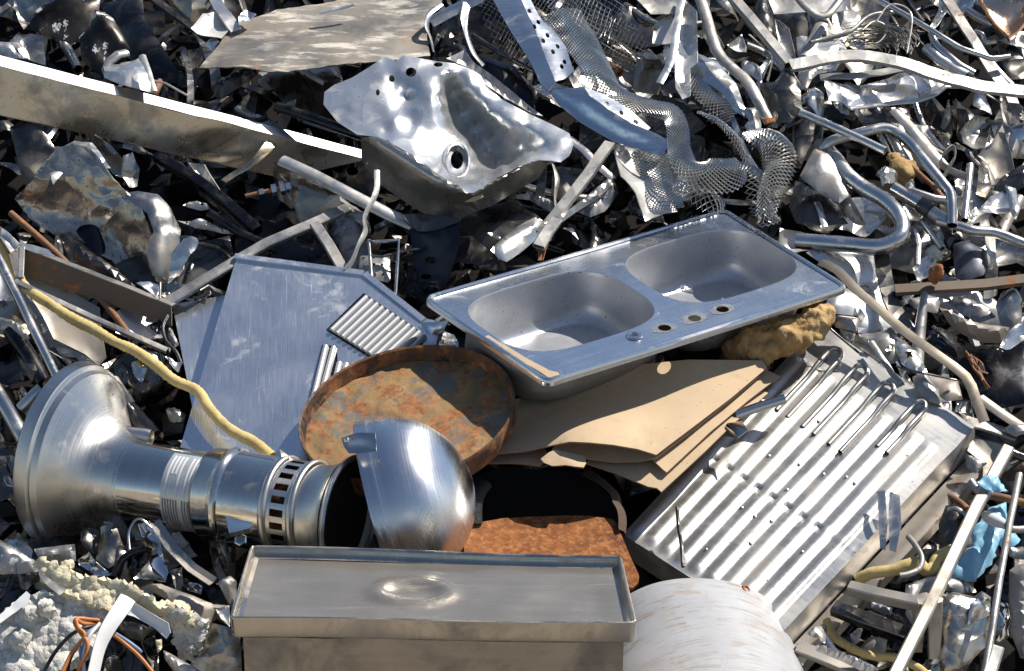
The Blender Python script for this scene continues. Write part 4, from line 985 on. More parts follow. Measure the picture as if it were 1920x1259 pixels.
# expanded metal: real diamonds
def lattice(name, label, pts, w, cell=(.0100, .0058), h=.1, wire=.0047, mat=None, sub=6, bow=.0, twist=True, group=None):
    q = [(*XY(p), p[2] if len(p) > 2 else h, p[3] if len(p) > 3 else 0.0, (p[4] if len(p) > 4 else 1.0)) for p in pts]
    s5 = smooth_path(q, sub*3); path = np.array([P(a[0], a[1], a[2]) for a in s5])
    d = np.concatenate([[0], np.cumsum(np.linalg.norm(np.diff(path, axis=0), axis=1))])
    nl = int(d[-1]/(cell[0]/2)); sv = np.linspace(0, d[-1], nl+1)
    path = np.array([[np.interp(s, d, path[:, k]) for k in range(3)] for s in sv])
    roll = np.radians(np.interp(sv, d, s5[:, 3])); sc = np.interp(sv, d, s5[:, 4])
    nw = max(4, int(w/ZF/800/cell[1])); prof = [(-w/ZF/1600+w/ZF/800*j/nw, 0) for j in range(nw+1)]
    if bow: prof = [(a, bow*(1-(a/(w/ZF/1600))**2)) for a, b in prof]
    V, F_, U = sweep(path, prof, False, roll, sc); V = np.array(V)
    V += np.array([HN*.006*mnoise.noise(Vector(v*22)) for v in V])
    m = nw+1; F = []
    for i in range(1, nl, 1):
        for j in range(m):
            if (i+j) % 2: continue
            a, b, c, e = (i-1, j), (i, j+1), (i+1, j), (i, j-1)
            if b[1] > nw or e[1] < 0: continue
            F.append(tuple(x*m+y for x, y in (a, b, c, e)))
    used = sorted({i for f in F for i in f}); mp = {v: k for k, v in enumerate(used)}
    o = mk(name, V[used], [[mp[i] for i in f] for f in F], mat or mesh_steel, None, uv=np.array(U)[used], wire=wire, smooth=False)
    return tag(o, label, 'metal mesh', group)
R(640, 0)
lattice('expanded_mesh', 'long sheet of expanded mesh draping down beside the punched channel', [(1230, 90, .05, 0, 1.1), (1330, 230, .08, 10), (1420, 370, .09, 25), (1480, 480, .10, 30), (1560, 560, .10, 0, .7), (1700, 600, .10, -10, .5), (1850, 640, .11, -10, .5), (1890, 720, .12, 10, .55), (1900, 830, .12, 20, .6), (1935, 930, .13, 20, .8), (2030, 990, .13, 0, 1.0), (2160, 985, .13, -20, .9), (2250, 950, .12, -30, .6)], 250, bow=.018)
R(1280, 0)
lattice('expanded_mesh', 'upright flap of expanded mesh at the far end of the netting', [(360, 790, .08, 60, .7), (440, 800, .11, 20, 1.0), (520, 830, .13, 0, 1.2), (545, 960, .12, -20, 1.2), (500, 1080, .11, -10, 1.0), (470, 1200, .09, 0, .7), (480, 1262, .07)], 165, bow=.03)
lattice('expanded_mesh', 'dark expanded mesh scrap in shade behind the draped mesh', [(40, 440, .05, 0, .7), (110, 520, .06, 20), (200, 600, .06, 10, 1.1), (300, 660, .06)], 170, bow=.015)
lattice('expanded_mesh', 'pleated expanded mesh curl catching the sun over the draped mesh', [(90, 640, .14, 40, .6), (190, 700, .16, 60, .9), (290, 790, .15, 80), (350, 900, .13, 90, .7)], 110, cell=(.010, .006), bow=.012, wire=.0040)
lattice('expanded_mesh', 'expanded mesh roll tucked against the far rim of the double sink', [(-20, 1070, .05, 20, .8), (60, 1110, .07, 30), (140, 1140, .07, 0), (210, 1170, .05, -10, .7)], 170, cell=(.010, .006), bow=.03, wire=.0040)
lattice('expanded_mesh', 'crushed expanded mesh bundle between the flap and the draped mesh', [(330, 960, .07, 0, .8), (400, 1020, .09, 60), (410, 1100, .08, 30, 1.1), (450, 1200, .05, 0)], 150, cell=(.009, .0055), bow=.03, wire=.0040)
R(640, 0)
S('bent plate of expanded mesh backing seen under the punched channel', white_galv, [(1540, 775, .08), (1620, 805, .07), (1690, 835, .06), (1722, 985, .05), (1770, 1110, .06), (1880, 1150, .07), (1900, 1180, .07), (1820, 1195, .08), (1712, 1242, .09), (1650, 1100, .10), (1568, 1000, .10)], cr=.014, folds=4, th=.002)
lattice('expanded_mesh', 'flat expanded mesh panel fixed in the bent plate', [(1720, 830, .055, 0, 1), (1760, 950, .05, 5, 1), (1810, 1080, .055, 5, 1), (1860, 1180, .06, 0, .8)], 190, cell=(.010, .006), wire=.0040)
# wire netting
def netting(label, pts, h, cell, cr, mat, seed, dents=.03):
    rng = random.Random(seed); pp = np.array([XY(p) for p in pts]); lo, hi = pp.min(0), pp.max(0)
    nx, ny = int((hi[0]-lo[0])/cell), int((hi[1]-lo[1])/cell)
    Q = np.array([(lo[0]+(hi[0]-lo[0])*i/nx, lo[1]+(hi[1]-lo[1])*j/ny) for j in range(ny+1) for i in range(nx+1)])
    th = .5; c0 = pp.mean(0); Q2 = (Q-c0)@np.array(((math.cos(th), math.sin(th)), (-math.sin(th), math.cos(th))))*1.25+c0
    q = Q2/800; d = cr*fold_noise(q, rng, 6)+dents*soft_noise(q, 9, seed)+.012*soft_noise(q, 30, seed)
    sh = np.stack([soft_noise(q, 14, seed+5), soft_noise(q, 14, seed+9)], 1)*9
    V = np.array([P(a[0]+s[0], a[1]+s[1], h+e) for a, s, e in zip(Q2, sh, d)])
    F = []
    for j in range(ny):
        for i in range(nx):
            f = (j*(nx+1)+i, j*(nx+1)+i+1, (j+1)*(nx+1)+i+1, (j+1)*(nx+1)+i)
            if inside(pp, Q2[list(f)].mean(0)[None])[0]: F.append(f)
    used = sorted({i for f in F for i in f}); mp = {v: k for k, v in enumerate(used)}
    o = mk('wire_netting', V[used], [[mp[i] for i in f] for f in F], mat, None, wire=.0019, smooth=False); return tag(o, label, 'wire mesh')
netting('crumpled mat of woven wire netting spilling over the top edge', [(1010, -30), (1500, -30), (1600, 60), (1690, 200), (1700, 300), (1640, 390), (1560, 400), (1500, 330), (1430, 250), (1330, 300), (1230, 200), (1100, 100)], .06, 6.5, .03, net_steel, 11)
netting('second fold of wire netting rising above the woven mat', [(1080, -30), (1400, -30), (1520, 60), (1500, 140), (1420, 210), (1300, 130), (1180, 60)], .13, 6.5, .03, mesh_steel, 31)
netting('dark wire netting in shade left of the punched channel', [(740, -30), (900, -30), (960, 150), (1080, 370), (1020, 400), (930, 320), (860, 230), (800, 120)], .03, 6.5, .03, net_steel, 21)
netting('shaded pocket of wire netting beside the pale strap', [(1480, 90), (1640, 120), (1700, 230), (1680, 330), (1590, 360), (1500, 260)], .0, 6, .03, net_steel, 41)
# struts between the crushed sink and the double sink
R(640, 0)
ST('bent pale bar standing between the crushed sink and the mesh plate', galv, [(1120, 1310, .12), (1210, 1200, .13), (1290, 1100, .14), (1395, 965, .15), (1450, 880, .13), (1510, 800, .10)], 60, t=24, kind='U', name='bent_bar')
S('sunlit steel trough beside the bent pale bar', bright_alu, [(1140, 1258), (1290, 1180), (1400, 1090), (1500, 1005), (1530, 1030), (1430, 1130), (1330, 1190), (1230, 1262)], .10, cr=.003, tl=(-4.6, 0))
S('dark trough flank under the sunlit trough', grey_sheet, [(1330, 1190), (1450, 1120), (1530, 1030), (1560, 1100), (1480, 1190), (1400, 1220)], .06, cr=.006)
ST('thin twisted strip beside the bent pale bar', galv, [(1190, 930, .06, 60), (1215, 1010, .06, 40), (1200, 1110, .05, 70), (1210, 1200, .05, 60)], 34, t=4, sub=3)
ST('dark bar crossing under the crushed sink corner', dark_sheet, [(1130, 930, .09), (1125, 1040, .05), (1110, 1150, .02)], 50, t=16, kind='box')
S('grey plate with a round hole under the crushed sink corner', galv, [(950, 1120), (1030, 1080), (1200, 1140), (1260, 1180), (1170, 1190), (1060, 1130)], .03, cr=.003, holes=((1025, 1100, 22, 14),))
S('flat grey plate in shade under the crushed sink', dark_sheet, [(1190, 940), (1380, 960), (1500, 1000), (1380, 1080), (1250, 1150), (1180, 1100)], .01, cr=.006)
R(640, 420)
S('broad dark steel plate running under the crushed sink', dark_sheet, [(640, -20), (760, -80), (960, -130), (1080, -60), (1160, 0), (1000, 150), (900, 215), (850, 170), (760, 90), (690, 40)], .03, cr=.004, tl=(1, 0))
S('blinding white end of a plate in front of the bent pale bar', bright_alu, [(838, 150), (905, 92), (1000, 20), (1080, -30), (1148, 0), (1110, 75), (1000, 165), (930, 210), (890, 195), (862, 165)], .06, cr=.002, folds=1, tl=(-4.6, 0), th=.006)  # separate pale sheet puts the dark plate's sun glare into colour and tilt
S('small white sliver beside the blinding plate end', white_galv, [(822, 55), (840, 52), (895, 80), (880, 92)], .065, cr=.001, tl=(-4.4, 0))
ST('torn rusty nosed bar leaning on the far rim of the double sink', galv, [(1210, -20, .13), (1150, 60, .14), (1110, 130, .14)], 66, t=26, kind='box')
S('rusted bracket tip under the rusty nosed bar', rust_rod, [(1085, 125), (1165, 120), (1150, 150), (1135, 200), (1105, 205), (1110, 160)], .10, cr=.004)
S('bright curled flake near the double sink rim', bright_alu, [(1245, 12), (1290, 22), (1335, 78), (1300, 60)], .05, cr=.006)
# ---- window 3: upper right tangle
R(1280, 0)
T('long galvanised flat tube with a rusty broken end in the tangle', galv, [(95, -20, .12), (130, 90, .12), (190, 280, .12), (255, 365, .12), (345, 440, .13), (400, 520, .14), (450, 620, .13), (490, 692, .12)], 66, t=40, sub=2, jit=.12)
S('rusted tip plate at the broken end of the galvanised tube', rust_plate, [(445, 665), (525, 655), (520, 690), (470, 700)], .13, cr=.004)
S('tall pale sheet standing at the near side of the galvanised tube', bright_alu, [(-30, 30), (30, 20), (80, 60), (85, 355), (42, 385), (45, 555), (0, 575), (-40, 500), (-50, 250)], .09, cr=.016, folds=5, tl=(2, 2))
S('pale blue torn sheet beneath the galvanised tube', crush_alu, [(-70, 180), (20, 160), (60, 300), (200, 350), (300, 470), (350, 600), (345, 640), (290, 610), (220, 520), (130, 470), (60, 420), (-90, 400), (-110, 300)], .06, cr=.014, folds=5, tl=(2, 2))
S('small bright square scrap at the foot of the pale blue sheet', bright_alu, [(320, 620), (420, 610), (445, 690), (440, 735), (365, 745), (345, 720), (370, 690)], .09, cr=.01, tl=(-3, 0))
ST('bent metal strap beside the tall pale sheet', bright_alu, [(-130, 470, .12), (-60, 330, .13), (-40, 200, .13), (-20, 60, .12), (10, -30, .1)], 44, t=5, sub=2, wob=.004)
S('white and rust torn corner near the netting', white_rusty, [(-160, 130), (-60, 90), (-10, 60), (-30, 250), (-100, 240), (-170, 225)], .06, cr=.012)
S('dark plate edge behind the netting at the photo top', galv, [(-280, -30), (-60, -30), (30, 10), (0, 60), (-90, 85), (-180, 80)], .08, cr=.008)
T('square steel bar with a drilled hole pointing down into the tangle', galv, [(265, -30, .13), (420, 150, .14), (600, 365, .14)], 62, t=40, kind='box', name='steel_bar')
S('dark rolled steel flap in the centre of the tangle', dark_sheet, [(430, 485, .09), (520, 462, .10), (590, 365, .12), (632, 430, .13), (662, 520, .13), (672, 620, .12), (615, 690, .10), (535, 705, .09), (485, 600, .08)], cr=.004, folds=2, bulge=.03)
S('white triangular chip against the black gap by the square bar', bright_alu, [(246, 262), (332, 196), (356, 262), (354, 302)], .03, cr=.006, tl=(-3, 0))
S('white crumpled chip below the triangular chip', bright_alu, [(336, 342), (352, 328), (442, 395), (442, 474), (400, 450), (338, 412)], .03, cr=.012, tl=(-3, 0))
ST('twisted pale ribbon behind the dark rolled flap', galv, [(378, 200, .07, 40), (440, 260, .08, 60), (498, 325, .08, 80), (490, 400, .07, 90), (475, 460, .06, 70)], 30, t=4, sub=3)
def lchan():
    ST('long sagging channel strip stretched across the tangle', white_galv, [(605, 365, .15), (760, 335, .15), (930, 312, .15), (1100, 325, .15), (1265, 360, .15), (1420, 415, .14), (1560, 455, .13), (1700, 485, .12), (1980, 520, .11)], 86, t=22, kind='U', sub=3, wob=.003, name='channel_strip')
lchan()
S('white galvanised sheet with folded edge at the top edge', white_galv, [(480, -30), (940, -30), (945, 68), (830, 82), (700, 70), (515, 66)], .08, cr=.008, folds=4)
T('bent flat tube in a V at the top edge', galv, [(640, -20, .13), (700, 50, .14), (775, 92, .14), (830, 70, .14), (900, -20, .13)], 44, t=26, sub=3, jit=.1)
S('dark plate with pale torn edge hanging from the top edge', dark_sheet, [(420, -30), (490, -20), (515, 110), (520, 280), (440, 180), (400, 60)], .05, cr=.012)
S('narrow grey sheet beside the dark plate with torn edge', galv, [(515, 110), (600, 170), (640, 330), (600, 340), (540, 240)], .06, cr=.01, tl=(3, 0))
S('dark brown shaded plate at the back of the tangle', dark_sheet, [(520, 70), (830, 85), (820, 160), (740, 230), (620, 230)], -.02, cr=.01)
ST('upright pale strip behind the sagging channel', galv, [(790, 120, .06), (740, 220, .07), (690, 320, .07)], 70, t=10)
S('glaring white sheet behind the sagging channel', bright_alu, [(640, 210), (700, 200), (760, 240), (900, 220), (920, 300), (860, 400), (760, 420), (680, 480), (650, 420)], .03, cr=.012, folds=5, tl=(-4, 0))
S('grey blue plate with pale edge under the sagging channel', galv, [(650, 400), (760, 395), (720, 470), (690, 520), (670, 500)], .07, cr=.01)
S('grey plate between the V tube and the wire coil', galv, [(860, 90), (940, 60), (1000, 60), (1000, 180), (940, 210), (880, 150)], .05, cr=.02, folds=5)
S('small lump of pale foil by the wire coil', crush_alu, [(920, 240), (970, 215), (1025, 230), (1020, 275), (940, 280)], .08, cr=.02, folds=6)
def coil():
    mb = MB(); rr = random.Random(8)
    for i in range(120):
        cx, cy = 1205+rr.uniform(-55, 55), 205+rr.uniform(-30, 60); r = rr.uniform(90, 190); a0 = rr.uniform(1.2, 2.6); a1 = a0+rr.uniform(.8, 1.8)
        n = 8; hh = rr.uniform(.05, .12)
        path = np.array([P(*XY((cx-120+r*1.25*math.sin(a)-30, cy+r*.55*math.cos(a)+40)), hh+.02*math.sin(a*2)) for a in np.linspace(a0, a1, n)])
        V, F, U = sweep(path, [(.0011, 0), (-.0006, .001), (-.0006, -.001)], True); mb.add(V, F, U)
    o = mb.build('wire_coil', net_steel, None, smooth=False); tag(o, 'tangled coil of fine springy wire behind the sagging channel', 'wire coil')
coil()
T('thin bent rod over the wire coil', galv, [(720, 240, .12), (840, 210, .12), (950, 175, .13), (1020, 110, .13), (1085, 80, .13), (1190, 70, .12)], 22, sub=3, name='steel_rod', cat='rod')
T('long thin tube with crooked end passing over the wire coil', tube_steel, [(1060, -20, .14), (1190, 50, .14), (1300, 112, .145), (1430, 190, .145), (1545, 262, .14), (1600, 285, .14), (1680, 310, .13), (1740, 330, .125), (1840, 318, .12)], 30, sub=2)
T('dark short rod beside the long thin tube', black_metal, [(1235, -20, .10), (1290, 60, .10), (1350, 135, .10)], 44, name='steel_rod', cat='rod')
ST('fine curling wire above the coil', galv, [(1090, 120, .15), (1160, 30, .16), (1250, 40, .16), (1290, 110, .16), (1262, 300, .13)], 7, t=2, kind='round', sub=5, name='wire', cat='wire')
ST('second fine wire looping behind the coil', galv, [(940, 190, .10), (1010, 235, .1), (1100, 240, .1), (1150, 160, .11), (1080, 120, .12), (1010, 170, .12)], 6, t=2, kind='round', sub=5, name='wire', cat='wire')
S('white rumpled sheet under the sagging channel', crush_alu, [(790, 445), (900, 475), (1000, 480), (1160, 440), (1255, 400), (1400, 420), (1472, 465), (1445, 520), (1300, 565), (1150, 580), (960, 605), (900, 560), (830, 555)], .07, cr=.022, folds=8, tl=(-4, 0))
ST('pale bent trim along the rumpled white sheet', white_galv, [(775, 440, .09), (940, 435, .10), (1100, 420, .10), (1260, 390, .10)], 54, t=10, kind='V', wob=.005)
ST('rolled lower lip of the rumpled white sheet', bright_alu, [(940, 605, .08), (1120, 585, .08), (1290, 575, .08), (1430, 530, .085), (1480, 490, .09), (1620, 480, .09)], 30, t=12, kind='round', wob=.004, jit=.2, name='rolled_trim')
S('torn pale triangular scrap beside the dark rolled flap', crush_alu, [(672, 520), (740, 500), (792, 535), (800, 600), (790, 690), (730, 640), (680, 600)], .06, cr=.02, folds=5, tl=(-2, -2))
S('little bright shred under the torn pale scrap', crush_alu, [(845, 565), (900, 580), (945, 620), (930, 660), (890, 640)], .04, cr=.012)
S('dark crushed sheet in shade under the rumpled white sheet', dark_sheet, [(960, 610), (1200, 600), (1400, 560), (1420, 640), (1390, 720), (1250, 680), (1150, 700), (1000, 730), (960, 680)], -.02, cr=.02, folds=6)
T('round tube with open end lying over the bent pipe', tube_steel, [(660, 635, .15), (800, 695, .15), (960, 765, .15), (1140, 850, .15)], 46)
T('long bent pipe arching down over the tangle', tube_steel, [(790, 845, .09), (830, 800, .11), (900, 775, .12), (1020, 745, .13), (1130, 722, .13), (1200, 745, .13), (1280, 810, .14), (1380, 930, .15), (1470, 1040, .15), (1510, 1110, .14), (1515, 1270, .12)], 58, sub=4)
T('fat bent pipe with elbow ending at the far corner of the double sink', galv_pipe, [(830, 862, .08), (870, 910, .09), (930, 990, .10), (1020, 1060, .10), (1120, 1120, .11), (1200, 1190, .12), (1235, 1262, .12), (1225, 1330, .12), (1150, 1375, .11), (1060, 1390, .10), (900, 1375, .08), (640, 1355, .06)], 88, sub=4, scale=None)
S('pale triangular plate with scratches beside the fat pipe', galv, [(658, 1000, .10), (742, 838, .11), (800, 850, .11), (842, 872, .11), (884, 960, .10), (935, 1110, .08), (880, 1152, .08), (760, 1075, .09)], cr=.006, folds=3, tl=(1, 0))
S('dark standing plate behind the pale triangular plate', dark_sheet, [(615, 700), (690, 660), (745, 680), (735, 790), (700, 850), (660, 950), (625, 940)], .07, cr=.006, tl=(3, -4))
S('light edged folded plate under the pale triangular plate', galv, [(880, 1100, .06), (930, 1095, .07), (985, 1180, .06), (1030, 1262, .05), (970, 1262, .05), (910, 1200, .05)], cr=.008)
S('broad dark plate below the pale triangular plate', dark_sheet, [(640, 1010), (760, 1080), (870, 1155), (930, 1262), (800, 1280), (640, 1260), (600, 1150)], .02, cr=.012)
ST('white jagged splinter in the gap below the pale plate', bright_alu, [(755, 1140, .05), (775, 1190, .05), (800, 1280, .05)], 34, t=5)
S('grey crumpled strip beside the bent pipe end', grey_sheet, [(1230, 1120), (1290, 1110), (1350, 1220), (1330, 1262), (1260, 1240)], .05, cr=.02)
T('bright tube with a dark band below the bent pipe', tube_steel, [(1185, 1060, .09), (1300, 1130, .09), (1400, 1195, .09), (1540, 1285, .09)], 78)
T('short tube beside the tube with a dark band', tube_steel, [(1270, 1070, .06), (1420, 1120, .06), (1500, 1130, .05)], 44)
ST('dark coupling band around the bright tube', dark_sheet, [(1335, 1150, .094), (1395, 1190, .094)], 92, t=90, kind='round', name='band', cat='pipe band')
S('sparkling crumpled foil over the rusty foam', crush_alu, [(1088, 970), (1130, 945), (1195, 940), (1215, 960), (1205, 1010), (1160, 1050), (1120, 1070), (1110, 1010)], .10, cr=.026, folds=7)
def lump(name, label, cat, mat, c, r, h, squash=.6, seed=0, amp=.35, det=3):
    bm = bmesh.new(); bmesh.ops.create_icosphere(bm, subdivisions=det, radius=1.0); rr = random.Random(seed); o = rr.uniform(0, 99)
    C = P(*XY(c), h); V = []
    for v in bm.verts:
        n = 1+amp*mnoise.noise(v.co*1.6+Vector((o, 0, 0)))+amp*.6*mnoise.noise(v.co*4+Vector((o, 3, 0)))+amp*.3*mnoise.noise(v.co*10+Vector((o, 3, 0)))
        w = np.array(v.co)*n*r/ZF/800; V.append(C+w-HN*(w@HN)*(1-squash))
    F = [[v.index for v in f.verts] for f in bm.faces]; bm.free()
    ob = mk(name, V, F, mat, None, uv=[(v[0], v[1]) for v in V], sharp=60); return tag(ob, label, cat)
lump('foam_lump', 'rust stained foam lump in the dark hollow under the bent pipe', 'foam', foam_tan, (1235, 960), 85, .04, .7, 3)
lump('foam_lump', 'small brown foam crumb above the stained lump', 'foam', foam_tan, (1190, 890), 40, .05, .7, 5)
T('thin rusty bar running down past the stained foam lump', rust_rod, [(1290, 940, .05), (1400, 1040, .05), (1480, 1130, .05), (1590, 1270, .05)], 24, name='steel_rod', cat='rod')
S('curled steel flap rising near the photo edge', grey_sheet, [(1545, 765), (1590, 700), (1640, 655), (1742, 640), (1745, 700), (1690, 840), (1650, 850), (1560, 830)], .09, cr=.024, folds=6, tl=(-3, -3))
S('white lit shred above the curled steel flap', bright_alu, [(1640, 520), (1690, 540), (1742, 600), (1735, 655), (1660, 640), (1640, 590)], .10, cr=.016, tl=(-3, 0))
S('brown dusty plate below the curled steel flap', dusty_sheet, [(1660, 870), (1740, 800), (1800, 700), (1840, 840), (1872, 985), (1760, 1010), (1720, 930)], .05, cr=.01, tl=(0, -5))
ST('looped metal band standing on edge near the photo edge', white_galv, [(1620, 1000, .07, 70), (1530, 970, .08, 80), (1465, 930, .10, 85), (1470, 870, .13, 90), (1520, 830, .14, 90), (1530, 880, .13, 90), (1490, 960, .10, 90), (1470, 990, .09, 85)], 44, t=5, sub=5)
T('upright thin tube beside the looped band', tube_steel, [(1618, 930, .08), (1605, 1060, .08), (1585, 1240, .08)], 40)
ST('flat bar slanting from the rumpled sheet to the looped band', galv, [(1190, 620, .07), (1290, 730, .07), (1390, 850, .07), (1470, 940, .07)], 70, t=12)
S('thin pale triangle in the dark behind the flat slanting bar', galv, [(1245, 675), (1390, 715), (1350, 770), (1290, 720)], .05, cr=.004)
ST('bunch of curved thin strips behind the looped band', galv, [(1350, 760, .05), (1400, 830, .05), (1470, 870, .05)], 30, t=8, sub=3)
T('two sided pale tube end above the sagging channel', bright_alu, [(1370, 270, .11), (1450, 340, .11), (1600, 430, .11)], 62, sub=1)
T('wavy grey tube crossing near the pale tube end', tube_steel, [(1400, 190, .12), (1430, 260, .12), (1500, 320, .12), (1560, 370, .12), (1640, 415, .11)], 42, sub=4)
ST('long bent strip falling from the top edge near the copper bowl', galv, [(1480, -20, .10), (1560, 110, .10), (1620, 200, .10), (1680, 300, .10), (1740, 400, .09), (1820, 500, .08), (1890, 640, .07)], 62, t=14, kind='U', sub=3, wob=.004)
ST('second pale strip alongside the long bent strip', bright_alu, [(1580, 130, .07), (1660, 260, .07), (1760, 380, .07), (1850, 480, .06)], 40, t=8, sub=2, wob=.006)
def copper_bowl():
    pts = [(1640, -40, .10), (1690, 40, .10), (1760, 130, .11), (1835, 205, .12), (1890, 170, .12), (1960, 80, .11), (1990, -60, .10)]
    sheet('copper_bowl', 'glossy copper coloured bowl piece in the top corner', 'bowl', copper, pts, cr=.006, folds=3, bulge=-.05, th=.006, sp=9, rim=rust_rod)
copper_bowl()
S('bright blue white crumpled scrap under the copper bowl', bright_alu, [(1780, 225), (1840, 205), (1930, 160), (1960, 260), (1880, 265), (1830, 250)], .05, cr=.02, folds=5)
S('dark mottled plate below the copper bowl', dark_sheet, [(1770, 250), (1880, 265), (1960, 290), (1960, 440), (1850, 450), (1790, 350)], .02, cr=.012)
T('short pale pipe stub left of the copper bowl', tube_steel, [(1600, 60, .06), (1660, 100, .06), (1740, 140, .05)], 50)
T('pale curved hook tube under the pipe stub', tube_steel, [(1640, 180, .07), (1690, 200, .07), (1700, 240, .06), (1760, 235, .06)], 32, sub=4)
S('bright torn flake at the top edge above the pipe stub', crush_alu, [(1440, -20), (1500, 10), (1490, 60), (1420, 140), (1395, 120), (1440, 60)], .06, cr=.016)
S('white torn flake beside the pipe stub', crush_alu, [(1560, -20), (1640, 20), (1630, 60), (1570, 70), (1530, 20)], .06, cr=.016)
S('blue grey bent sheet under the end of the sagging channel', galv, [(1810, 540), (1880, 570), (1960, 620), (1960, 700), (1900, 670), (1830, 620)], .07, cr=.01, tl=(2, 2))
S('blue shaded pipe sheet at the photo edge', panel_steel, [(1740, 700), (1830, 720), (1960, 690), (1960, 790), (1830, 800), (1760, 770)], .02, cr=.01, bulge=.02)
S('dark folded sheet at the photo edge below the pipe sheet', dark_sheet, [(1800, 1000), (1880, 960), (1960, 920), (1960, 1060), (1850, 1080), (1740, 1060)], .05, cr=.02)
S('pale crumpled sheet low at the photo edge', crush_alu, [(1680, 1160), (1740, 1090), (1800, 1070), (1880, 1120), (1870, 1200), (1760, 1230), (1680, 1200)], .05, cr=.022, folds=6, tl=(-3, 0))
S('white flap beside the pale crumpled sheet', bright_alu, [(1800, 1070), (1870, 1065), (1900, 1170), (1880, 1230), (1830, 1140)], .07, cr=.01, tl=(-3, 0))
S('bright bent flake next to the upright thin tube', crush_alu, [(1590, 1200), (1650, 1160), (1670, 1200), (1620, 1260)], .06, cr=.012)
S('crinkled grey leaf left of the looped band', grey_sheet, [(1530, 1020), (1560, 960), (1600, 1010), (1590, 1130), (1540, 1120)], .03, cr=.02)
S('tan grey crumpled strip beside the upright tube', brown_sheet, [(1660, 970), (1720, 950), (1740, 1040), (1700, 1120), (1650, 1090)], .05, cr=.024, folds=6)
ST('thin wire rod below the rumpled white sheet', galv, [(1640, 500, .06), (1720, 540, .06), (1790, 580, .06)], 14, t=4)
# ---- window 6: right middle
R(1280, 420)
S('glaring white sheet right behind the double sink corner', bright_alu, [(690, 170), (760, 150), (900, 165), (1085, 180), (1112, 305), (1000, 345), (940, 362), (860, 290), (780, 232)], .03, cr=.006, folds=4, tl=(-4.3, .3))
S('white speckled sheet beside the sink corner', speck_white, [(828, 380), (940, 360), (1050, 330), (1120, 308), (1190, 430), (1262, 600), (1100, 640), (980, 622), (985, 530), (850, 512), (800, 470)], .02, cr=.008, folds=4, tl=(-4.3, 0))
ST('long brown grey strip running past the sink corner to the tray', strip_dark, [(780, 215, .12), (870, 270, .13), (960, 355, .14), (1060, 440, .14), (1180, 545, .14), (1300, 650, .14), (1440, 750, .14), (1590, 860, .13), (1640, 970, .12), (1700, 1115, .10)], 60, t=3, sub=2, wob=.004)
ST('dark edged strap hanging from the pipe elbow', dark_sheet, [(1120, 170, .08), (1135, 280, .08), (1170, 420, .08), (1230, 540, .07), (1290, 630, .06)], 84, t=14, kind='L', sub=2)
T('tapering pale tube crossing behind the long brown strip', galv, [(1362, 372, .10), (1345, 520, .08), (1325, 690, .05), (1318, 800, .04)], 66, taper=[.45, .8, 1.0, 1.05])
rust_web = metal('rust_web', (.17, .125, .09), .62, .15, met=.3, rust=.20, vary=.4, bump=.1, bscale=60)
def rusty_angle():
    ST('rusty iron rail lying towards the photo edge', rust_web, [(1195, 365, .10), (1450, 350, .11), (1700, 335, .11), (1980, 300, .12)], 60, t=26, kind='U', name='iron_rail', cat='rail')
    lump('rust_clump', 'knobbly orange rust clump on the iron rail', 'rust clump', rust_mat, (1425, 280), 42, .15, 1.7, 9, .25)
rusty_angle()
S('pale crumpled foil behind the rust clump', crush_alu, [(1290, 260), (1330, 200), (1380, 190), (1420, 230), (1400, 290), (1330, 300)], .07, cr=.024, folds=6)
ST('crinkled bright strips above the rust clump', bright_alu, [(1310, 30, .07), (1330, 120, .07), (1320, 220, .07)], 22, t=4, wob=.006)
S('dark blue rounded plate beyond the iron rail', dark_blue, [(1520, 120), (1600, 95), (1700, 150), (1722, 230), (1690, 300), (1600, 320), (1540, 300), (1525, 200)], .03, cr=.008, bulge=.02)
S('dark flat sheet under the bent pipe tail', grey_sheet, [(1480, 0), (1700, 30), (1900, 100), (1960, 200), (1750, 240), (1700, 150), (1590, 90)], .01, cr=.012)
T('pale tube stub near the pipe tail', tube_steel, [(1350, -10, .07), (1400, 60, .07), (1460, 140, .07)], 34)
T('bright bent pipe along the upper gap beyond the sink', tube_steel, [(1430, -20, .10), (1540, 10, .10), (1640, 40, .10), (1760, 50, .09), (1940, 120, .08)], 54, sub=3)
S('brown grey curved gutter sheet below the iron rail', dusty_sheet, [(1440, 470), (1500, 490), (1600, 540), (1720, 575), (1835, 590), (1790, 680), (1700, 670), (1580, 620), (1500, 560)], .06, cr=.008, bulge=.03, tl=(0, -5))
S('torn white foil at the end of the gutter sheet', crush_alu, [(1785, 690), (1830, 610), (1918, 560), (1960, 600), (1918, 660), (1850, 690)], .09, cr=.022, folds=6, tl=(-4, 0))
S('crushed grey can wall above the torn white foil', grey_sheet, [(1760, 470), (1790, 400), (1850, 378), (1905, 440), (1912, 550), (1850, 580), (1790, 540)], .06, cr=.024, folds=6)
S('grey shaded sheet between the rail and the gutter', grey_sheet, [(1500, 420), (1600, 400), (1700, 460), (1760, 530), (1690, 550), (1560, 500)], .03, cr=.012)
S('pale thin plate below the rust clump', galv, [(1250, 440), (1380, 400), (1500, 425), (1450, 440), (1430, 500), (1300, 490)], .04, cr=.01)
def root():
    t = thing('wire_tangle', 'bundle of brittle brown wires under the gutter sheet', 'wire', P(*XY((1680, 850)), .05))
    rr = random.Random(4)
    for i in range(9):
        x, y = 1600+rr.uniform(-20, 20), 740+rr.uniform(-30, 30); pts = []
        for k in range(5):
            pts.append((x, y, .07+rr.uniform(-.02, .02))); x += rr.uniform(5, 45); y += rr.uniform(10, 60)
        bar('wire', None, None, rust_rod, pts, 2.4, sub=3, parent=t)
root()
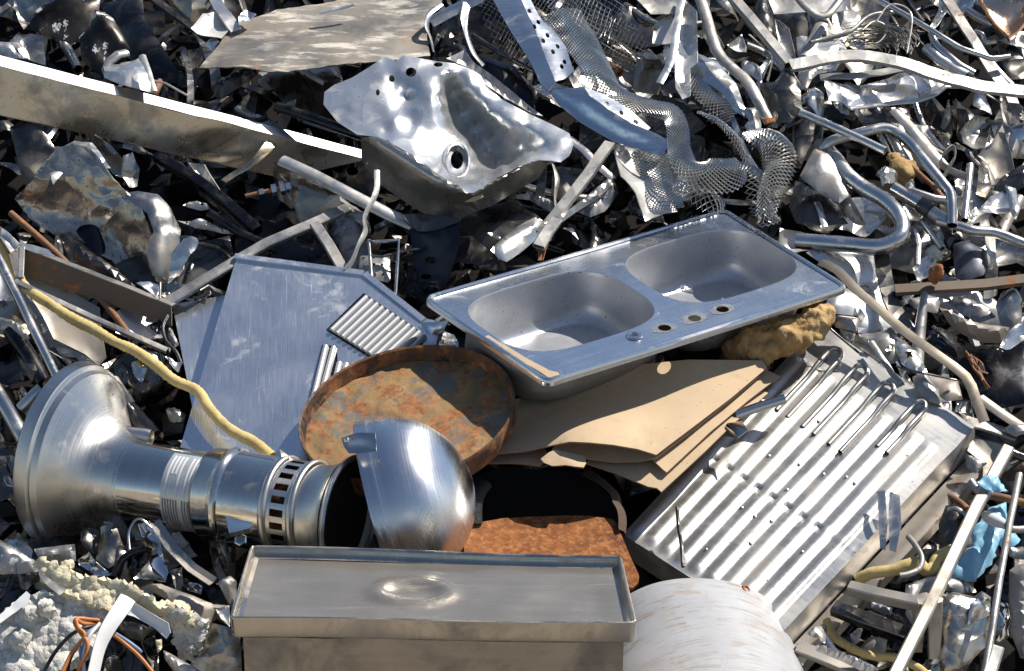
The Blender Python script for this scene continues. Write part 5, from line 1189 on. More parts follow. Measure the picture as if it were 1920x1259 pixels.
S('black shaded hollow sheet under the gutter', black_metal, [(1380, 560), (1500, 600), (1640, 690), (1800, 700), (1960, 690), (1960, 1000), (1800, 1030), (1640, 960), (1560, 800), (1420, 700)], -.06, cr=.02)  # black sheet paints the shade of the hollow here
S('pale galvanised plate beside the foam chunk', galv, [(975, 625), (1090, 600), (1180, 592), (1220, 680), (1240, 800), (1130, 790), (1040, 720), (960, 670)], .03, cr=.006)
S('crinkled sheet with a star shaped tear', crush_alu, [(1165, 600), (1250, 640), (1330, 730), (1375, 835), (1300, 840), (1230, 800), (1190, 700)], .05, cr=.012, holes=([(1240, 745), (1268, 752), (1285, 740), (1280, 764), (1296, 782), (1270, 775), (1256, 786), (1258, 764)],))
S('small pale lugs near the star torn sheet', bright_alu, [(1035, 640), (1060, 655), (1100, 650), (1090, 670), (1075, 690), (1045, 670)], .06, cr=.004)
S('bright wavy flake beside the star torn sheet', bright_alu, [(1140, 715), (1160, 700), (1165, 670), (1190, 680), (1180, 715), (1150, 722)], .06, cr=.004)
ST('thin wavy trim running down beside the tray', galv, [(1060, 660, .07), (1110, 760, .07), (1180, 850, .07), (1240, 900, .07)], 34, t=6, wob=.008)
S('brown flat sheet behind the ribbed tray corner', dusty_sheet, [(1310, 840), (1430, 850), (1550, 878), (1570, 1000), (1480, 1010), (1400, 950)], .05, cr=.008)
S('pale fallen bracket above the ribbed tray corner', galv, [(1290, 870), (1370, 850), (1440, 930), (1460, 1020), (1380, 1000), (1310, 930)], .07, cr=.016, folds=5)
S('glittering foil at the back edge of the tray', crush_alu, [(1190, 820), (1260, 810), (1310, 890), (1290, 920), (1230, 900)], .05, cr=.02, folds=6)
ST('thin dark wire bent over the star torn sheet', dark_sheet, [(1200, 800, .10), (1300, 830, .10), (1400, 850, .10), (1540, 880, .09)], 8, t=3, kind='round', name='wire', cat='wire', sub=2)
ST('flat pale bar beyond the tray corner', galv, [(1600, 1110, .05), (1740, 1150, .05), (1880, 1200, .05)], 60, t=14, kind='box')
ST('steel strip crossing beyond the tray corner', dusty_sheet, [(1670, 980, .07), (1780, 1060, .07), (1960, 1180, .07)], 60, t=10)
S('pale round lump sheet at the photo edge beyond the tray', galv, [(1800, 1160), (1860, 1120), (1960, 1110), (1960, 1200), (1870, 1210)], .06, cr=.016)
S('mottled brown scrap between the tray corner and the edge', brown_sheet, [(1540, 1000), (1620, 990), (1640, 1080), (1590, 1110), (1530, 1060)], .03, cr=.012)
def foam():
    mb = MB(); Cs = [(262, 790, .02), (330, 720, .05), (430, 670, .08), (540, 640, .10), (640, 610, .11), (720, 560, .12), (790, 525, .12), (850, 545, .11)]
    path = smooth_path([P(*XY(c), c[2]) for c in Cs], 14); n = 44
    T_ = np.gradient(path, axis=0); V = []; U = []
    for i, p in enumerate(path):
        f = i/(len(path)-1); t = T_[i]/np.linalg.norm(T_[i]); x = np.cross(t, HN); x /= np.linalg.norm(x); y = np.cross(x, t)
        r = np.interp(f, [0, .06, .25, .5, .8, .93, 1], [.010, .032, .044, .042, .034, .028, .008])
        for a in np.linspace(0, math.tau, n, endpoint=False):
            d = x*math.cos(a)+y*math.sin(a); q = Vector(p+d*r)
            k = 1+.5*mnoise.noise(q*16)+.30*mnoise.noise(q*40)+.15*mnoise.noise(q*85)+.07*mnoise.noise(q*170)
            V.append(p+d*r*k); U.append((f, a*.1))
    F = [(i*n+j, i*n+(j+1) % n, (i+1)*n+(j+1) % n, (i+1)*n+j) for i in range(len(path)-1) for j in range(n)]
    F.append(tuple(range(n))[::-1]); F.append(tuple((len(path)-1)*n+j for j in range(n)))
    o = mk('foam_chunk', V, F, foam_tan, None, uv=U, sharp=70); tag(o, 'long chunk of yellow brown insulation foam wedged under the double sink', 'foam')
foam()
S('brown translucent tab beside the foam chunk', brown_steel, [(845, 545), (870, 520), (985, 538), (990, 560), (972, 612), (860, 580)], .08, cr=.002, th=.006)
S('white tab end under the brown tab', white_galv, [(880, 590), (972, 615), (955, 680), (905, 640)], .07, cr=.004)
ST('thin dark cables beside the foam chunk', black_metal, [(830, 590, .10), (900, 650, .09), (990, 725, .07)], 10, t=4, kind='round', name='cable', cat='cable')
T('small grey pipe poking out from under the cardboard', tube_steel, [(300, 1075, .075), (430, 1030, .09), (575, 985, .10)], 50, h=.09)
def tip():
    A, B_, C_, D_ = (P(*XY(q), q[2]) for q in ((255, 1122, .10), (372, 1160, .12), (310, 1205, .10), (200, 1190, .06)))
    E_ = P(*XY((330, 1110)), .125)
    o = mk('angle_tip', [A, E_, B_, C_, D_, A-HN*.04], [(0, 1, 2), (0, 2, 3), (0, 3, 4), (4, 5, 0)], chrome, None, smooth=False, solid=.003); tag(o, 'sharp folded metal tip jutting from under the cardboard', 'metal scrap')
tip()
# ---- window 4: left middle
R(0, 420)
def frame_rail():
    t = thing('angle_iron', 'grey angle iron frame with rust brown inner side over the yellow hose', 'metal frame', P(150, 520, .1))
    A, B_ = P(*XY((110, 128)), .12), P(*XY((965, 462)), .07)
    d = (B_-A)/np.linalg.norm(B_-A); dn = np.array((0, -.30, -1.0)); dn /= np.linalg.norm(dn); wt = np.cross(d, dn); wt /= np.linalg.norm(wt)
    if wt[1] < 0: wt = -wt
    def quad(p, q, r, s, nu=24, nv=4, amp=.0015):
        return grid_geo(lambda u, v: np.array(p)*(1-u)*(1-v)+np.array(q)*u*(1-v)+np.array(r)*u*v+np.array(s)*(1-u)*v+HN*amp*mnoise.noise(Vector((u*8, v*2, 1))), nu, nv)
    V, F, U = quad(A, B_, B_+wt*.030, A+wt*.030); mk('top_flange', V, F, galv, t, uv=[(a*.5, b*.03) for a, b in U], solid=.003)
    V, F, U = quad(A, B_, B_+dn*.048, A+dn*.062); mk('inner_web', V, F, rust_web, t, uv=[(a*.5, b*.06) for a, b in U], solid=.003)
    bar('short_post', None, None, white_galv, [(125, 132, .125), (122, 215, .115), (118, 305, .11)], 10, 7, 'box', parent=t, cap=True)
    bar('lower_bar', None, None, galv, [(85, 318, .11), (300, 420, .10), (560, 540, .09), (940, 708, .06)], 9, 6, 'L', parent=t)
    sheet('gusset_plate', None, None, galv, [(50, 175, .12), (110, 128, .125), (108, 300, .11), (90, 310, .105)], cr=.002, parent=t, th=.003, holes=((90, 158, 5),))
    sheet('bright_skin', None, None, bright_alu, [(105, 105, .13), (180, 118, .13), (275, 148, .12), (288, 165, .12), (320, 190, .12), (200, 165, .125), (120, 132, .13)], cr=.003, parent=t, tl=(2, 2))
frame_rail()
S('dusty flat plate between the angle frame and the yellow hose', dusty_sheet, [(138, 235), (260, 290), (400, 380), (560, 470), (565, 560), (600, 760), (560, 810), (480, 740), (300, 650), (240, 520), (150, 380)], .03, cr=.004, folds=2, tl=(0, -3), th=.003)
S('grey plate with dark band under the dusty flat plate', grey_sheet, [(60, 330), (140, 390), (240, 520), (320, 660), (480, 740), (590, 800), (580, 820), (420, 770), (350, 760), (250, 700), (120, 500)], .01, cr=.006, tl=(1, -3))
S('deep blue shaded sheet beneath the chrome tube', dark_blue, [(0, 250), (80, 320), (150, 420), (200, 560), (130, 540), (60, 470), (-30, 420)], .0, cr=.004)
S('pale dirty plate edge left of the chrome tube', galv, [(-30, 520), (40, 540), (130, 590), (170, 650), (130, 660), (60, 600), (-30, 580)], .05, cr=.008, tl=(-2, 0))
S('white enamel sheet with dirt specks beside the angle frame', speck_white, [(655, 500), (700, 465), (775, 458), (890, 528), (925, 640), (830, 655), (720, 640), (650, 615)], .02, cr=.004, tl=(-3.5, 0))
S('small black clods lying on the white enamel sheet', black_metal, [(840, 560), (900, 540), (925, 600), (890, 640), (850, 610)], .035, cr=.02, folds=6, rag=2)
ST('thin black cable curling on the white enamel sheet', wire_black, [(942, 515, .06), (915, 580, .06), (935, 660, .06), (990, 720, .06), (1020, 790, .05)], 15, t=15, kind='round', sub=4, name='cable', cat='cable')
T('shiny chrome tube crossing towards the heater foot', tube_steel, [(-40, 130, .14), (100, 410, .14), (215, 650, .15), (330, 885, .15)], 46, name='chrome_tube')
T('long rusty rod passing under the angle frame', rust_rod, [(60, -60, .07), (130, 0, .07), (300, 150, .07), (520, 370, .05), (640, 510, .04), (745, 650, .03)], 34, name='steel_rod', cat='rod', sub=2)
S('bright smooth bracket sheet at the photo edge over the hose', bright_alu, [(-40, 20), (0, 15), (100, 95), (115, 130), (60, 160), (0, 80), (-40, 70)], .12, cr=.006, tl=(2, 2))
def hose():
    pts = [(-60, 60, .10), (10, 130, .10), (60, 220, .09), (140, 350, .09), (200, 400, .095), (280, 450, .10), (400, 530, .105), (520, 590, .11), (640, 660, .115), (760, 715, .12), (870, 790, .12), (980, 880, .12), (1110, 940, .12), (1170, 1030, .12), (1250, 1120, .12), (1330, 1180, .12), (1430, 1230, .12), (1530, 1310, .12)]
    V, F, U = bar('h', None, None, hose_yellow, pts, 19.5, sub=14, build=False); V = np.array(V)
    m = 14
    for i in range(len(V)//m):
        c = V[i*m:(i+1)*m].mean(0); s = U[i*m][0]
        k = 1+.05*math.sin(s*900)+.20*mnoise.noise(Vector((s*9, 0, 0)))+.10*mnoise.noise(Vector((s*35, 4, 0)))
        for j in range(m): V[i*m+j] = c+(V[i*m+j]-c)*(k+.10*mnoise.noise(Vector((s*60, j*.7, 0))))
    o = mk('hose', V, F, hose_yellow, None, uv=U, sharp=70); tag(o, 'long pale yellow braided hose snaking down onto the louvred panel', 'hose')
hose()
lump('kettle_shell', 'shiny black dented rounded vessel under the yellow hose', 'vessel', black_gloss, (800, 860), 185, -.02, .8, 12, .10, 4)
S('bright dent flap on the black vessel', chrome, [(740, 800), (790, 780), (830, 830), (800, 900), (760, 860)], .09, cr=.02, folds=6)
S('small pale torn scrap beside the narrow blue panel', white_galv, [(945, 570), (965, 590), (1005, 690), (985, 700), (950, 640)], .05, cr=.01)
S('white crumpled scrap below the black cable', crush_alu, [(930, 740), (1000, 745), (1022, 800), (1000, 845), (950, 800)], .05, cr=.02, folds=5, tl=(-3, 0))
S('grey dusty shard in the dark beside the black vessel', grey_sheet, [(930, 1045), (990, 1040), (1045, 1075), (1030, 1130), (960, 1110)], .0, cr=.015)
T('stained pale tube behind the heater foot', stained_tube, [(630, 890, .04), (690, 980, .04), (750, 1070, .03), (830, 1170, .02)], 84)
T('dark sleeve below the stained pale tube', dark_sheet, [(720, 1040, .04), (800, 1130, .03), (860, 1200, .02)], 100)
T('short cut pipe end beside the heater foot neck', spun_steel, [(700, 1190, .10), (830, 1205, .12), (850, 1210, .12)], 86, t=110)
T('grey pipe in the lower corner beside the heater foot', tube_steel, [(-60, 880, .06), (60, 1080, .07), (190, 1310, .07)], 84)
T('round pipe mouth with rusty bolt beside the heater foot', tube_steel, [(120, 1040, .06), (205, 955, .09), (235, 930, .095)], 70)
S('rusty bolt flap at the chrome tube end', rust_plate, [(240, 890), (280, 860), (308, 870), (300, 930), (260, 945), (245, 920)], .13, cr=.012)
S('dark sheet wedge under the chrome tube', dark_sheet, [(60, 640), (150, 680), (230, 800), (250, 880), (180, 900), (120, 800)], .02, cr=.01)
T('dark tube sloping under the chrome tube', black_metal, [(60, 600, .04), (160, 740, .03), (250, 900, .02)], 90)
S('dark plate at the photo edge below the pale dirty plate', dark_sheet, [(-40, 620), (60, 640), (130, 760), (140, 900), (40, 920), (-40, 880)], .0, cr=.012)
S('curled pale shred beside the round pipe mouth', grey_sheet, [(95, 960), (130, 930), (180, 1000), (210, 1110), (180, 1140), (130, 1040)], .03, cr=.016)
S('dark crumpled hood behind the angle frame', dark_sheet, [(330, 30), (420, 100), (560, 200), (760, 330), (690, 380), (560, 300), (400, 210), (340, 140)], .03, cr=.02, folds=4)
S('grey upright shard behind the rusty rod', grey_sheet, [(310, 50), (362, 115), (362, 190), (340, 180), (305, 140)], .03, cr=.004)
S('bright crinkled foil at the end of the angle frame', crush_alu, [(770, 340), (850, 310), (905, 330), (880, 415), (820, 380)], .06, cr=.02, folds=6)
S('dark tin with torn foil beside the angle frame end', grey_sheet, [(900, 330), (990, 320), (1030, 370), (980, 420), (910, 410)], .05, cr=.02, folds=5)
ST('thin upright wire by the torn foil tin', galv, [(902, 330, .09), (900, 420, .08)], 8, t=8, kind='round', name='wire', cat='wire')
ST('flat grey bar slanting up behind the louvred panel', galv, [(930, 450, .05), (1130, 330, .06), (1320, 215, .06), (1500, 110, .06), (1760, 0, .06), (1960, -90, .05)], 62, t=26, kind='box')
ST('thin strip lying along the flat grey bar', grey_sheet, [(930, 415, .03), (1000, 405, .04), (1090, 430, .04)], 22, t=6)
S('small tan fragments left of the louvred panel', dusty_sheet, [(1080, 420), (1130, 385), (1190, 380), (1180, 410), (1120, 425)], .03, cr=.01, rag=2)
ST('dark chain like strap hanging behind the flat grey bar', black_metal, [(1040, 340, .03), (1060, 270, .04), (1075, 230, .04)], 34, t=8, sub=2)
S('white jagged piece in the shade above the flat grey bar', white_galv, [(1000, -10), (1120, 0), (1230, 20), (1320, 50), (1340, 62), (1210, 45), (1060, 15)], .03, cr=.008)
T('dark tube end near the white jagged piece', black_metal, [(1180, -60, .05), (1330, 40, .05), (1480, 110, .05)], 46)
ST('grey slotted bar leaning behind the louvred panel', galv, [(1770, 0, .08), (1850, 120, .08), (1930, 260, .07)], 58, t=22, kind='box')
S('black shade plate behind the louvred panel', black_metal, [(1480, 100), (1640, 30), (1800, 10), (1900, 100), (1930, 250), (1700, 230), (1560, 200)], -.04, cr=.01)  # black plate paints the shade behind the panel
# ---- window 5: behind the double sink
R(640, 420)
def holed_bracket():
    t = thing('black_bracket', 'tall black sheet bracket with round holes in the shade beside the double sink', 'bracket', P(*XY((540, 150)), .05))
    sheet('bracket_face', None, None, black_metal, [(385, 25, .09), (560, 20, .10), (668, 0, .11), (660, 120, .08), (625, 250, .04), (590, 340, .01), (440, 330, .01), (400, 180, .05)], cr=.006, folds=3, parent=t, holes=((503, 205, 34, 20), (478, 298, 30, 16)), th=.003)
    sheet('top_lip', None, None, dark_sheet, [(340, -40, .10), (480, -60, .10), (672, -20, .115), (668, 5, .115), (560, 28, .108), (430, 42, .10), (380, 10, .10)], cr=.008, parent=t, th=.003)
holed_bracket()
S('perforated small plate under the wire frame', galv, [(105, 182), (180, 180), (272, 186), (276, 315), (262, 335), (180, 310), (100, 270)], .05, cr=.003, holes=((125, 203, 8), (182, 198, 8), (228, 200, 8), (128, 250, 8), (185, 245, 8), (230, 245, 8), (190, 295, 7), (235, 298, 7)))
ST('thin bent wire frame standing behind the louvred panel', tube_steel, [(172, 330, .07), (155, 90, .10), (190, 100, .105), (325, 92, .11), (318, 200, .09), (305, 400, .06)], 15, t=15, kind='round', name='wire_rack', cat='wire frame')
ST('cross wire of the little wire frame', dark_sheet, [(160, 180, .09), (230, 185, .085), (330, 160, .09), (440, 140, .08)], 12, t=8, kind='round', name='wire', cat='wire')
ST('dangling clear strap twisting down from the crushed sink', white_galv, [(200, -300, .17, 10), (195, -180, .16, 30), (130, -40, .14, 60), (135, 40, .12, 40), (95, 120, .11, 70), (60, 210, .09, 60), (20, 260, .08, 50)], 32, t=4, sub=4)
ST('edge bar crossing behind the little wire frame', dark_sheet, [(0, 160, .04), (120, 110, .05), (330, 95, .05)], 22, t=8)
S('crumpled bright foil between the louvred panel and the sink', crush_alu, [(555, 620), (590, 585), (640, 600), (662, 660), (660, 728), (600, 722), (535, 720)], .03, cr=.022, folds=7, tl=(-2.5, 0))
T('small white pipe stub behind the louvred panel corner', white_galv, [(540, 560, .08), (580, 535, .085), (620, 548, .085)], 46)
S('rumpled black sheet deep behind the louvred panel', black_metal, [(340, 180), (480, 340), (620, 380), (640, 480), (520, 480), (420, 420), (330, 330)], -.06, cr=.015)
# ---- window 8: under the cardboard
R(640, 840)
def rusty_plate():
    t = thing('rusty_tank_end', 'orange rusted steel tank end lying behind the lidded tank', 'tank end', P(1020, 1020, .05))
    sheet('plate_face', None, None, rust_plate, [(690, 455, .10), (780, 425, .09), (900, 402, .08), (1050, 392, .075), (1250, 388, .07), (1400, 395, .07), (1520, 415, .07), (1545, 440, .07), (1580, 520, .08), (1640, 660, .10), (1672, 720, .11), (1670, 770, .11), (1635, 800, .11), (1560, 780, .12), (1200, 760, .14), (690, 760, .15)], cr=.003, folds=2, parent=t, th=.012, sp=9)
    bar('curled_rim', None, None, rust_dark, [(1380, 150, .07, 30), (1460, 190, .08, 40), (1530, 270, .085, 50), (1570, 370, .085, 60), (1578, 480, .08, 70)], 30, 6, 'flat', sub=5, wob=.004, parent=t)
rust_dark = metal('rust_dark', (.09, .055, .035), .8, .1, met=.1, rust=.12, vary=.5, bump=.2, bscale=60)
rusty_plate()
T('black rubber handle beside the polished dome', rubber, [(745, 430, .10), (745, 330, .12), (765, 255, .13), (800, 205, .12)], 90, t=60, sub=4, cap=True, name='rubber_grip', cat='handle')
S('black void liner sheet under the cardboard folds', void_dark, [(690, 200), (900, 110), (1380, 130), (1560, 330), (1580, 470), (1300, 420), (900, 430), (720, 460)], -.10, cr=.01)  # near-black sheet paints the shade of the empty space under the cardboard
# thin rod standing against the tray
T('thin dark rod leaning against the ribbed tray', dark_sheet, [(1890, 335, .11), (1895, 430, .10), (1915, 560, .09), (1922, 670, .085)], 15, name='steel_rod', cat='rod')
# ---- window 7: lower left corner
R(0, 840)
def foam_panel():
    t = thing('insulation_slab', 'broken insulation panel with crumbling white and cream foam in the corner', 'insulation panel', P(150, 1150, .1))
    def slab(name, pts, mat, amp, sp=5.5, th=.02):
        o = sheet(name, None, None, mat, pts, cr=.006, folds=3, dent=amp*.6, sp=4.2, th=th, parent=t, rag=2.5, sharp=60, grit=.005)
        return o
    slab('white_foam', [(-60, 1010, .10), (60, 920, .12), (110, 860, .13), (230, 815, .14), (340, 830, .15), (480, 880, .15), (640, 925, .16), (600, 1010, .14), (560, 1130, .13), (470, 1200, .12), (300, 1300, .10), (-60, 1310, .08)], foam_white, .016)
    slab('cream_foam', [(200, 650, .16), (235, 625, .17), (330, 660, .18), (480, 730, .18), (630, 745, .19), (760, 780, .20), (860, 850, .20), (930, 900, .20), (1010, 885, .205), (1080, 930, .20), (1085, 1010, .18), (1010, 1000, .18), (930, 960, .17), (800, 880, .17), (640, 925, .17), (480, 880, .165), (350, 830, .16), (250, 740, .15)], foam_cream, .016)
    slab('white_foam', [(930, 900, .19), (1010, 890, .20), (1090, 940, .19), (1175, 985, .17), (1140, 1080, .14), (1080, 1210, .10), (1010, 1180, .11), (985, 1060, .14), (960, 970, .17)], foam_white, .012)
    sheet('facing_sheet', None, None, galv, [(215, 685, .175), (250, 720, .18), (375, 795, .18), (335, 832, .185), (270, 780, .18), (225, 730, .178)], cr=.004, parent=t)
    sheet('facing_sheet', None, None, white_plate, [(745, 862, .215), (850, 925, .215), (950, 985, .21), (965, 1040, .20), (940, 1075, .19), (870, 1010, .195), (760, 950, .20), (690, 930, .20)], cr=.003, parent=t, curl=.004)
    sheet('facing_sheet', None, None, white_plate, [(-40, 970, .15), (60, 890, .155), (150, 810, .16), (172, 830, .16), (150, 910, .155), (120, 900, .155), (-40, 1015, .15)], cr=.003, parent=t)
    for k, (x, y, r) in enumerate(((380, 665, 34), (1010, 915, 50), (260, 900, 45), (170, 930, 40), (120, 1080, 50), (930, 890, 30), (1080, 1130, 34))):
        bm = bmesh.new(); bmesh.ops.create_icosphere(bm, subdivisions=3, radius=1.0); C = P(*XY((x, y)), .16 if y < 1000 else .13)
        V = [C+np.array(v.co)*r/ZF/800*(1+.4*mnoise.noise(v.co*2+Vector((k*7, 0, 0)))+.25*mnoise.noise(v.co*6)) for v in bm.verts]; F = [[q.index for q in f.verts] for f in bm.faces]; bm.free()
        mk('foam_crumb', V, F, foam_cream if k in (0, 1, 5) else foam_white, t, uv=[(a[0], a[1]) for a in V], sharp=60)
foam_panel()
ST('curved white painted strip standing in the broken foam', white_plate, [(720, 845, .22, 20), (680, 905, .23, 35), (610, 1010, .23, 50), (560, 1120, .22, 60), (520, 1290, .20, 60)], 80, t=5, sub=4)
S('frosty grey tube end at the photo edge by the foam', frosty, [(-40, 520), (0, 535), (100, 580), (205, 640), (215, 690), (120, 700), (20, 712), (-40, 705)], .12, cr=.01, bulge=.03)
S('dark stained sheet under the frosty tube end', dark_sheet, [(100, 700), (210, 690), (220, 730), (150, 800), (120, 790)], .06, cr=.012)
def wires():
    t = thing('wiring_loom', 'loose orange, black and blue electrical wires hanging from the broken foam', 'wires', P(*XY((480, 1080)), .2))
    W_ = [(wire_orange, [(555, 970, .20), (500, 965, .22), (435, 960, .235), (420, 985, .235), (450, 1040, .23), (490, 1090, .225), (490, 1150, .215), (455, 1215, .20), (430, 1290, .18)]),
          (wire_orange, [(555, 985, .19), (470, 990, .225), (430, 965, .24), (440, 1010, .235), (475, 1060, .23), (400, 1160, .20), (340, 1290, .18)]),
          (wire_black, [(550, 1000, .20), (470, 1015, .22), (390, 1060, .21), (310, 1150, .18), (240, 1270, .16)]),
          (wire_blue, [(555, 1000, .21), (500, 1040, .22), (465, 1100, .21), (455, 1180, .20), (470, 1290, .18)]),
          (wire_white, [(560, 990, .21), (510, 1050, .225), (480, 1120, .215), (470, 1200, .20), (480, 1300, .18)]),
          (wire_black, [(540, 1010, .20), (440, 1110, .20), (390, 1200, .18), (380, 1290, .16)]),
          (wire_orange, [(620, 1040, .18), (700, 1100, .18), (790, 1180, .16), (880, 1290, .14)]),
          (wire_black, [(740, 1120, .16), (745, 1200, .15), (720, 1290, .13)]),
          (wire_blue, [(640, 1040, .18), (720, 1090, .18), (800, 1150, .16)])]
    for m_, p in W_: bar('wire', None, None, m_, p, 4.6, sub=5, parent=t)
wires()
S('brown grey plate sweeping from the foam to the tank', dusty_sheet, [(810, 785, .12), (850, 770, .13), (905, 768, .13), (1010, 810, .13), (1120, 850, .13), (1200, 880, .13), (1290, 885, .13), (1290, 1000, .10), (1220, 960, .11), (1170, 985, .12), (1090, 930, .13), (960, 870, .13)], cr=.006, folds=3)
S('dark grey plate in shade beside the lidded tank', grey_sheet, [(1175, 985, .12), (1290, 1010, .12), (1350, 1070, .11), (1360, 1310, .06), (1040, 1310, .05), (1090, 1180, .08)], cr=.006, folds=3, tl=(1, -3))
S('pale folded flap against the tank lid', galv, [(1215, 760), (1300, 735), (1330, 760), (1325, 860), (1290, 870), (1240, 800)], .13, cr=.02, folds=5)
S('bright blue tinged edge of plate against the tank', bright_alu, [(1205, 895), (1290, 895), (1292, 1005), (1245, 965)], .135, cr=.004, tl=(1, 3))
# glossy crumpled strips in the hollow under the heater
gl = [('tall folded dark steel strip in the hollow under the heater', tank_dark, [(540, 470), (580, 410), (640, 425), (720, 610), (640, 700), (560, 640), (545, 540)], .08, (3, -4)),
      ('bright faceted flap in the hollow under the heater', chrome, [(430, 630), (500, 590), (540, 640), (630, 720), (560, 730), (440, 655)], .09, (2, -4)),
      ('pale stub plates at the top of the foam panel', galv, [(190, 570), (300, 555), (420, 545), (428, 640), (340, 655), (220, 625)], .10, (-1, -5)),
      ('glossy wavy wrap in the middle of the hollow under the heater', chrome, [(780, 420), (840, 400), (900, 480), (915, 600), (950, 700), (930, 760), (850, 755), (750, 760), (830, 640), (870, 560), (800, 490)], .10, (-2, -3)),
      ('dark angular shred beside the glossy wavy wrap', dark_sheet, [(640, 390), (690, 400), (730, 480), (720, 530), (670, 500), (620, 420)], .07, (2, -3)),
      ('black crumpled foil behind the glossy wavy wrap', black_gloss, [(700, 640), (760, 560), (850, 560), (830, 640), (740, 760), (640, 760)], .04, (2, -2)),
      ('small silver fold next to the tank corner', chrome, [(1020, 750), (1080, 745), (1140, 780), (1130, 830), (1060, 820)], .09, (-2, -3)),
      ('upright pale lug in the hollow under the heater', galv, [(960, 680), (1025, 672), (1030, 770), (1000, 830), (975, 770)], .10, (-2, -4)),
      ('white lit shard near the tank corner', white_galv, [(1180, 680), (1225, 615), (1230, 640)], .06, (-4, 0)),
      ('dark torn flap beside the heater valve', black_gloss, [(1220, 520), (1280, 530), (1300, 640), (1260, 680), (1230, 600)], .10, (2, -2)),
      ('black sheet in the shadow below the heater valve', black_metal, [(1120, 760), (1180, 730), (1290, 800), (1290, 870), (1180, 850)], .06, (0, 0)),
      ('dark leaf of steel at the back of the hollow', dark_sheet, [(460, 480), (530, 420), (560, 500), (530, 600), (480, 560)], .05, (3, -3))]
for lb, mt_, pt, hh, tl_ in gl: S(lb, mt_, pt, hh, cr=.020, folds=5, tl=tl_, sp=9)
ST('long rust edged steel strip running down to the tank', tank_steel, [(870, 420, .12), (960, 560, .12), (1080, 680, .12), (1200, 760, .12)], 60, t=10, kind='V')
ST('thin bent wire loop over the glossy wrap', tube_steel, [(730, 580, .12), (725, 480, .13), (760, 410, .14), (800, 405, .14), (850, 450, .13)], 9, t=9, kind='round', sub=4, name='wire', cat='wire')
ST('dark hook shaped tube over the folded strip', black_metal, [(640, 720, .10), (680, 640, .12), (740, 590, .13), (820, 565, .13)], 32, t=32, kind='round', sub=4, name='hook', cat='hook')
for i, (lb, mt_, pt) in enumerate((('dark upright plate between the white strip and the foam', tank_dark, [(790, 1085), (860, 1040), (890, 1150), (900, 1290), (850, 1290), (830, 1180)]),
        ('silver curved flap below the wiring loom', chrome, [(600, 1200), (650, 1150), (690, 1220), (680, 1300), (600, 1300)]),
        ('dark curved sheet behind the wiring loom', dark_sheet, [(640, 970), (760, 990), (860, 1030), (800, 1090), (720, 1060), (660, 1010)]),
        ('pale angled plate at the bottom edge beside the foam', white_galv, [(920, 1140), (960, 1160), (1130, 1260), (1130, 1300), (1010, 1300), (930, 1190)]),
        ('black hollow sheet under the wiring loom', black_gloss, [(560, 1090), (700, 1060), (820, 1180), (840, 1300), (560, 1300)]),
        ('small tan torn scrap stuck beside the upright plate', foam_cream, [(880, 1090), (910, 1080), (905, 1140), (885, 1150)]))):
    S(lb, mt_, pt, (.14, .10, .17, .15, .02, .17)[i], cr=(.012, .03, .02, .006, .02, .01)[i], folds=4, tl=(1, -3))
S('dark brown torn sheet left of the heater foot', dark_sheet, [(-40, 60), (40, 90), (110, 270), (120, 330), (60, 300), (-40, 330)], .04, cr=.012)
S('pale torn scrap stuck to the heater foot edge', bright_alu, [(20, 175), (45, 160), (90, 195), (85, 215), (40, 215)], .12, cr=.006)
# ---- window 9: lower right corner
R(1280, 840)
def frame():
    t = thing('welded_tubing', 'welded square tube frame lying across the lower right of the heap', 'metal frame', P(1720, 1080, .15))
    K = dict(parent=t, cap=True)
    bar('long_tube', None, None, dusty_steel, [(1830, 10, .17), (1650, 340, .18), (1420, 830, .19), (1170, 1330, .20)], 21, 21, 'box', **K)
    bar('cross_tube', None, None, dusty_steel, [(940, 790, .12), (1120, 835, .14), (1340, 880, .165)], 20, 22, 'box', **K)
    bar('post', None, None, dusty_steel, [(1425, 840, .17), (1420, 1000, .11), (1415, 1180, .05)], 21, 18, 'box', **K)
    bar('post', None, None, dusty_steel, [(1325, 890, .15), (1325, 1020, .08), (1320, 1140, .03)], 16, 14, 'box', **K)
    bar('cross_tube', None, None, dark_sheet, [(850, 900, .06), (1000, 960, .07), (1260, 1050, .08)], 26, 18, 'box', **K)
    sheet('corner_cap', None, None, dusty_steel, [(1310, 830, .20), (1360, 815, .205), (1465, 850, .20), (1460, 870, .20), (1380, 890, .20), (1325, 880, .20)], cr=.001, parent=t, th=.004)
dusty_steel = metal('dusty_steel', (.50, .46, .40), .48, .2, dirt=((.34, .28, .21), .42, 8), rust=.06, vary=.2)
frame()
T('long grey rod crossing the blue plastic sheet', galv, [(1895, 150, .17), (1840, 420, .18), (1780, 760, .18), (1730, 1100, .17), (1690, 1300, .16)], 32, name='steel_rod', cat='rod')
S('crumpled light blue plastic sheet under the tube frame', blue_plastic, [(1720, 330), (1830, 300), (1830, 400), (1900, 530), (1840, 580), (1770, 560), (1740, 660), (1640, 745), (1560, 740), (1500, 725), (1560, 620), (1620, 560), (1640, 450), (1690, 380)], .08, cr=.02, folds=8, dent=.010, rag=3, th=.001, sharp=60, sp=7)
S('blue plastic knot wrapped over the tube frame', blue_plastic, [(1645, 215), (1690, 170), (1770, 158), (1795, 215), (1830, 255), (1780, 265), (1720, 240)], .20, cr=.02, folds=6, th=.001, sharp=60, dent=.006, sp=6)
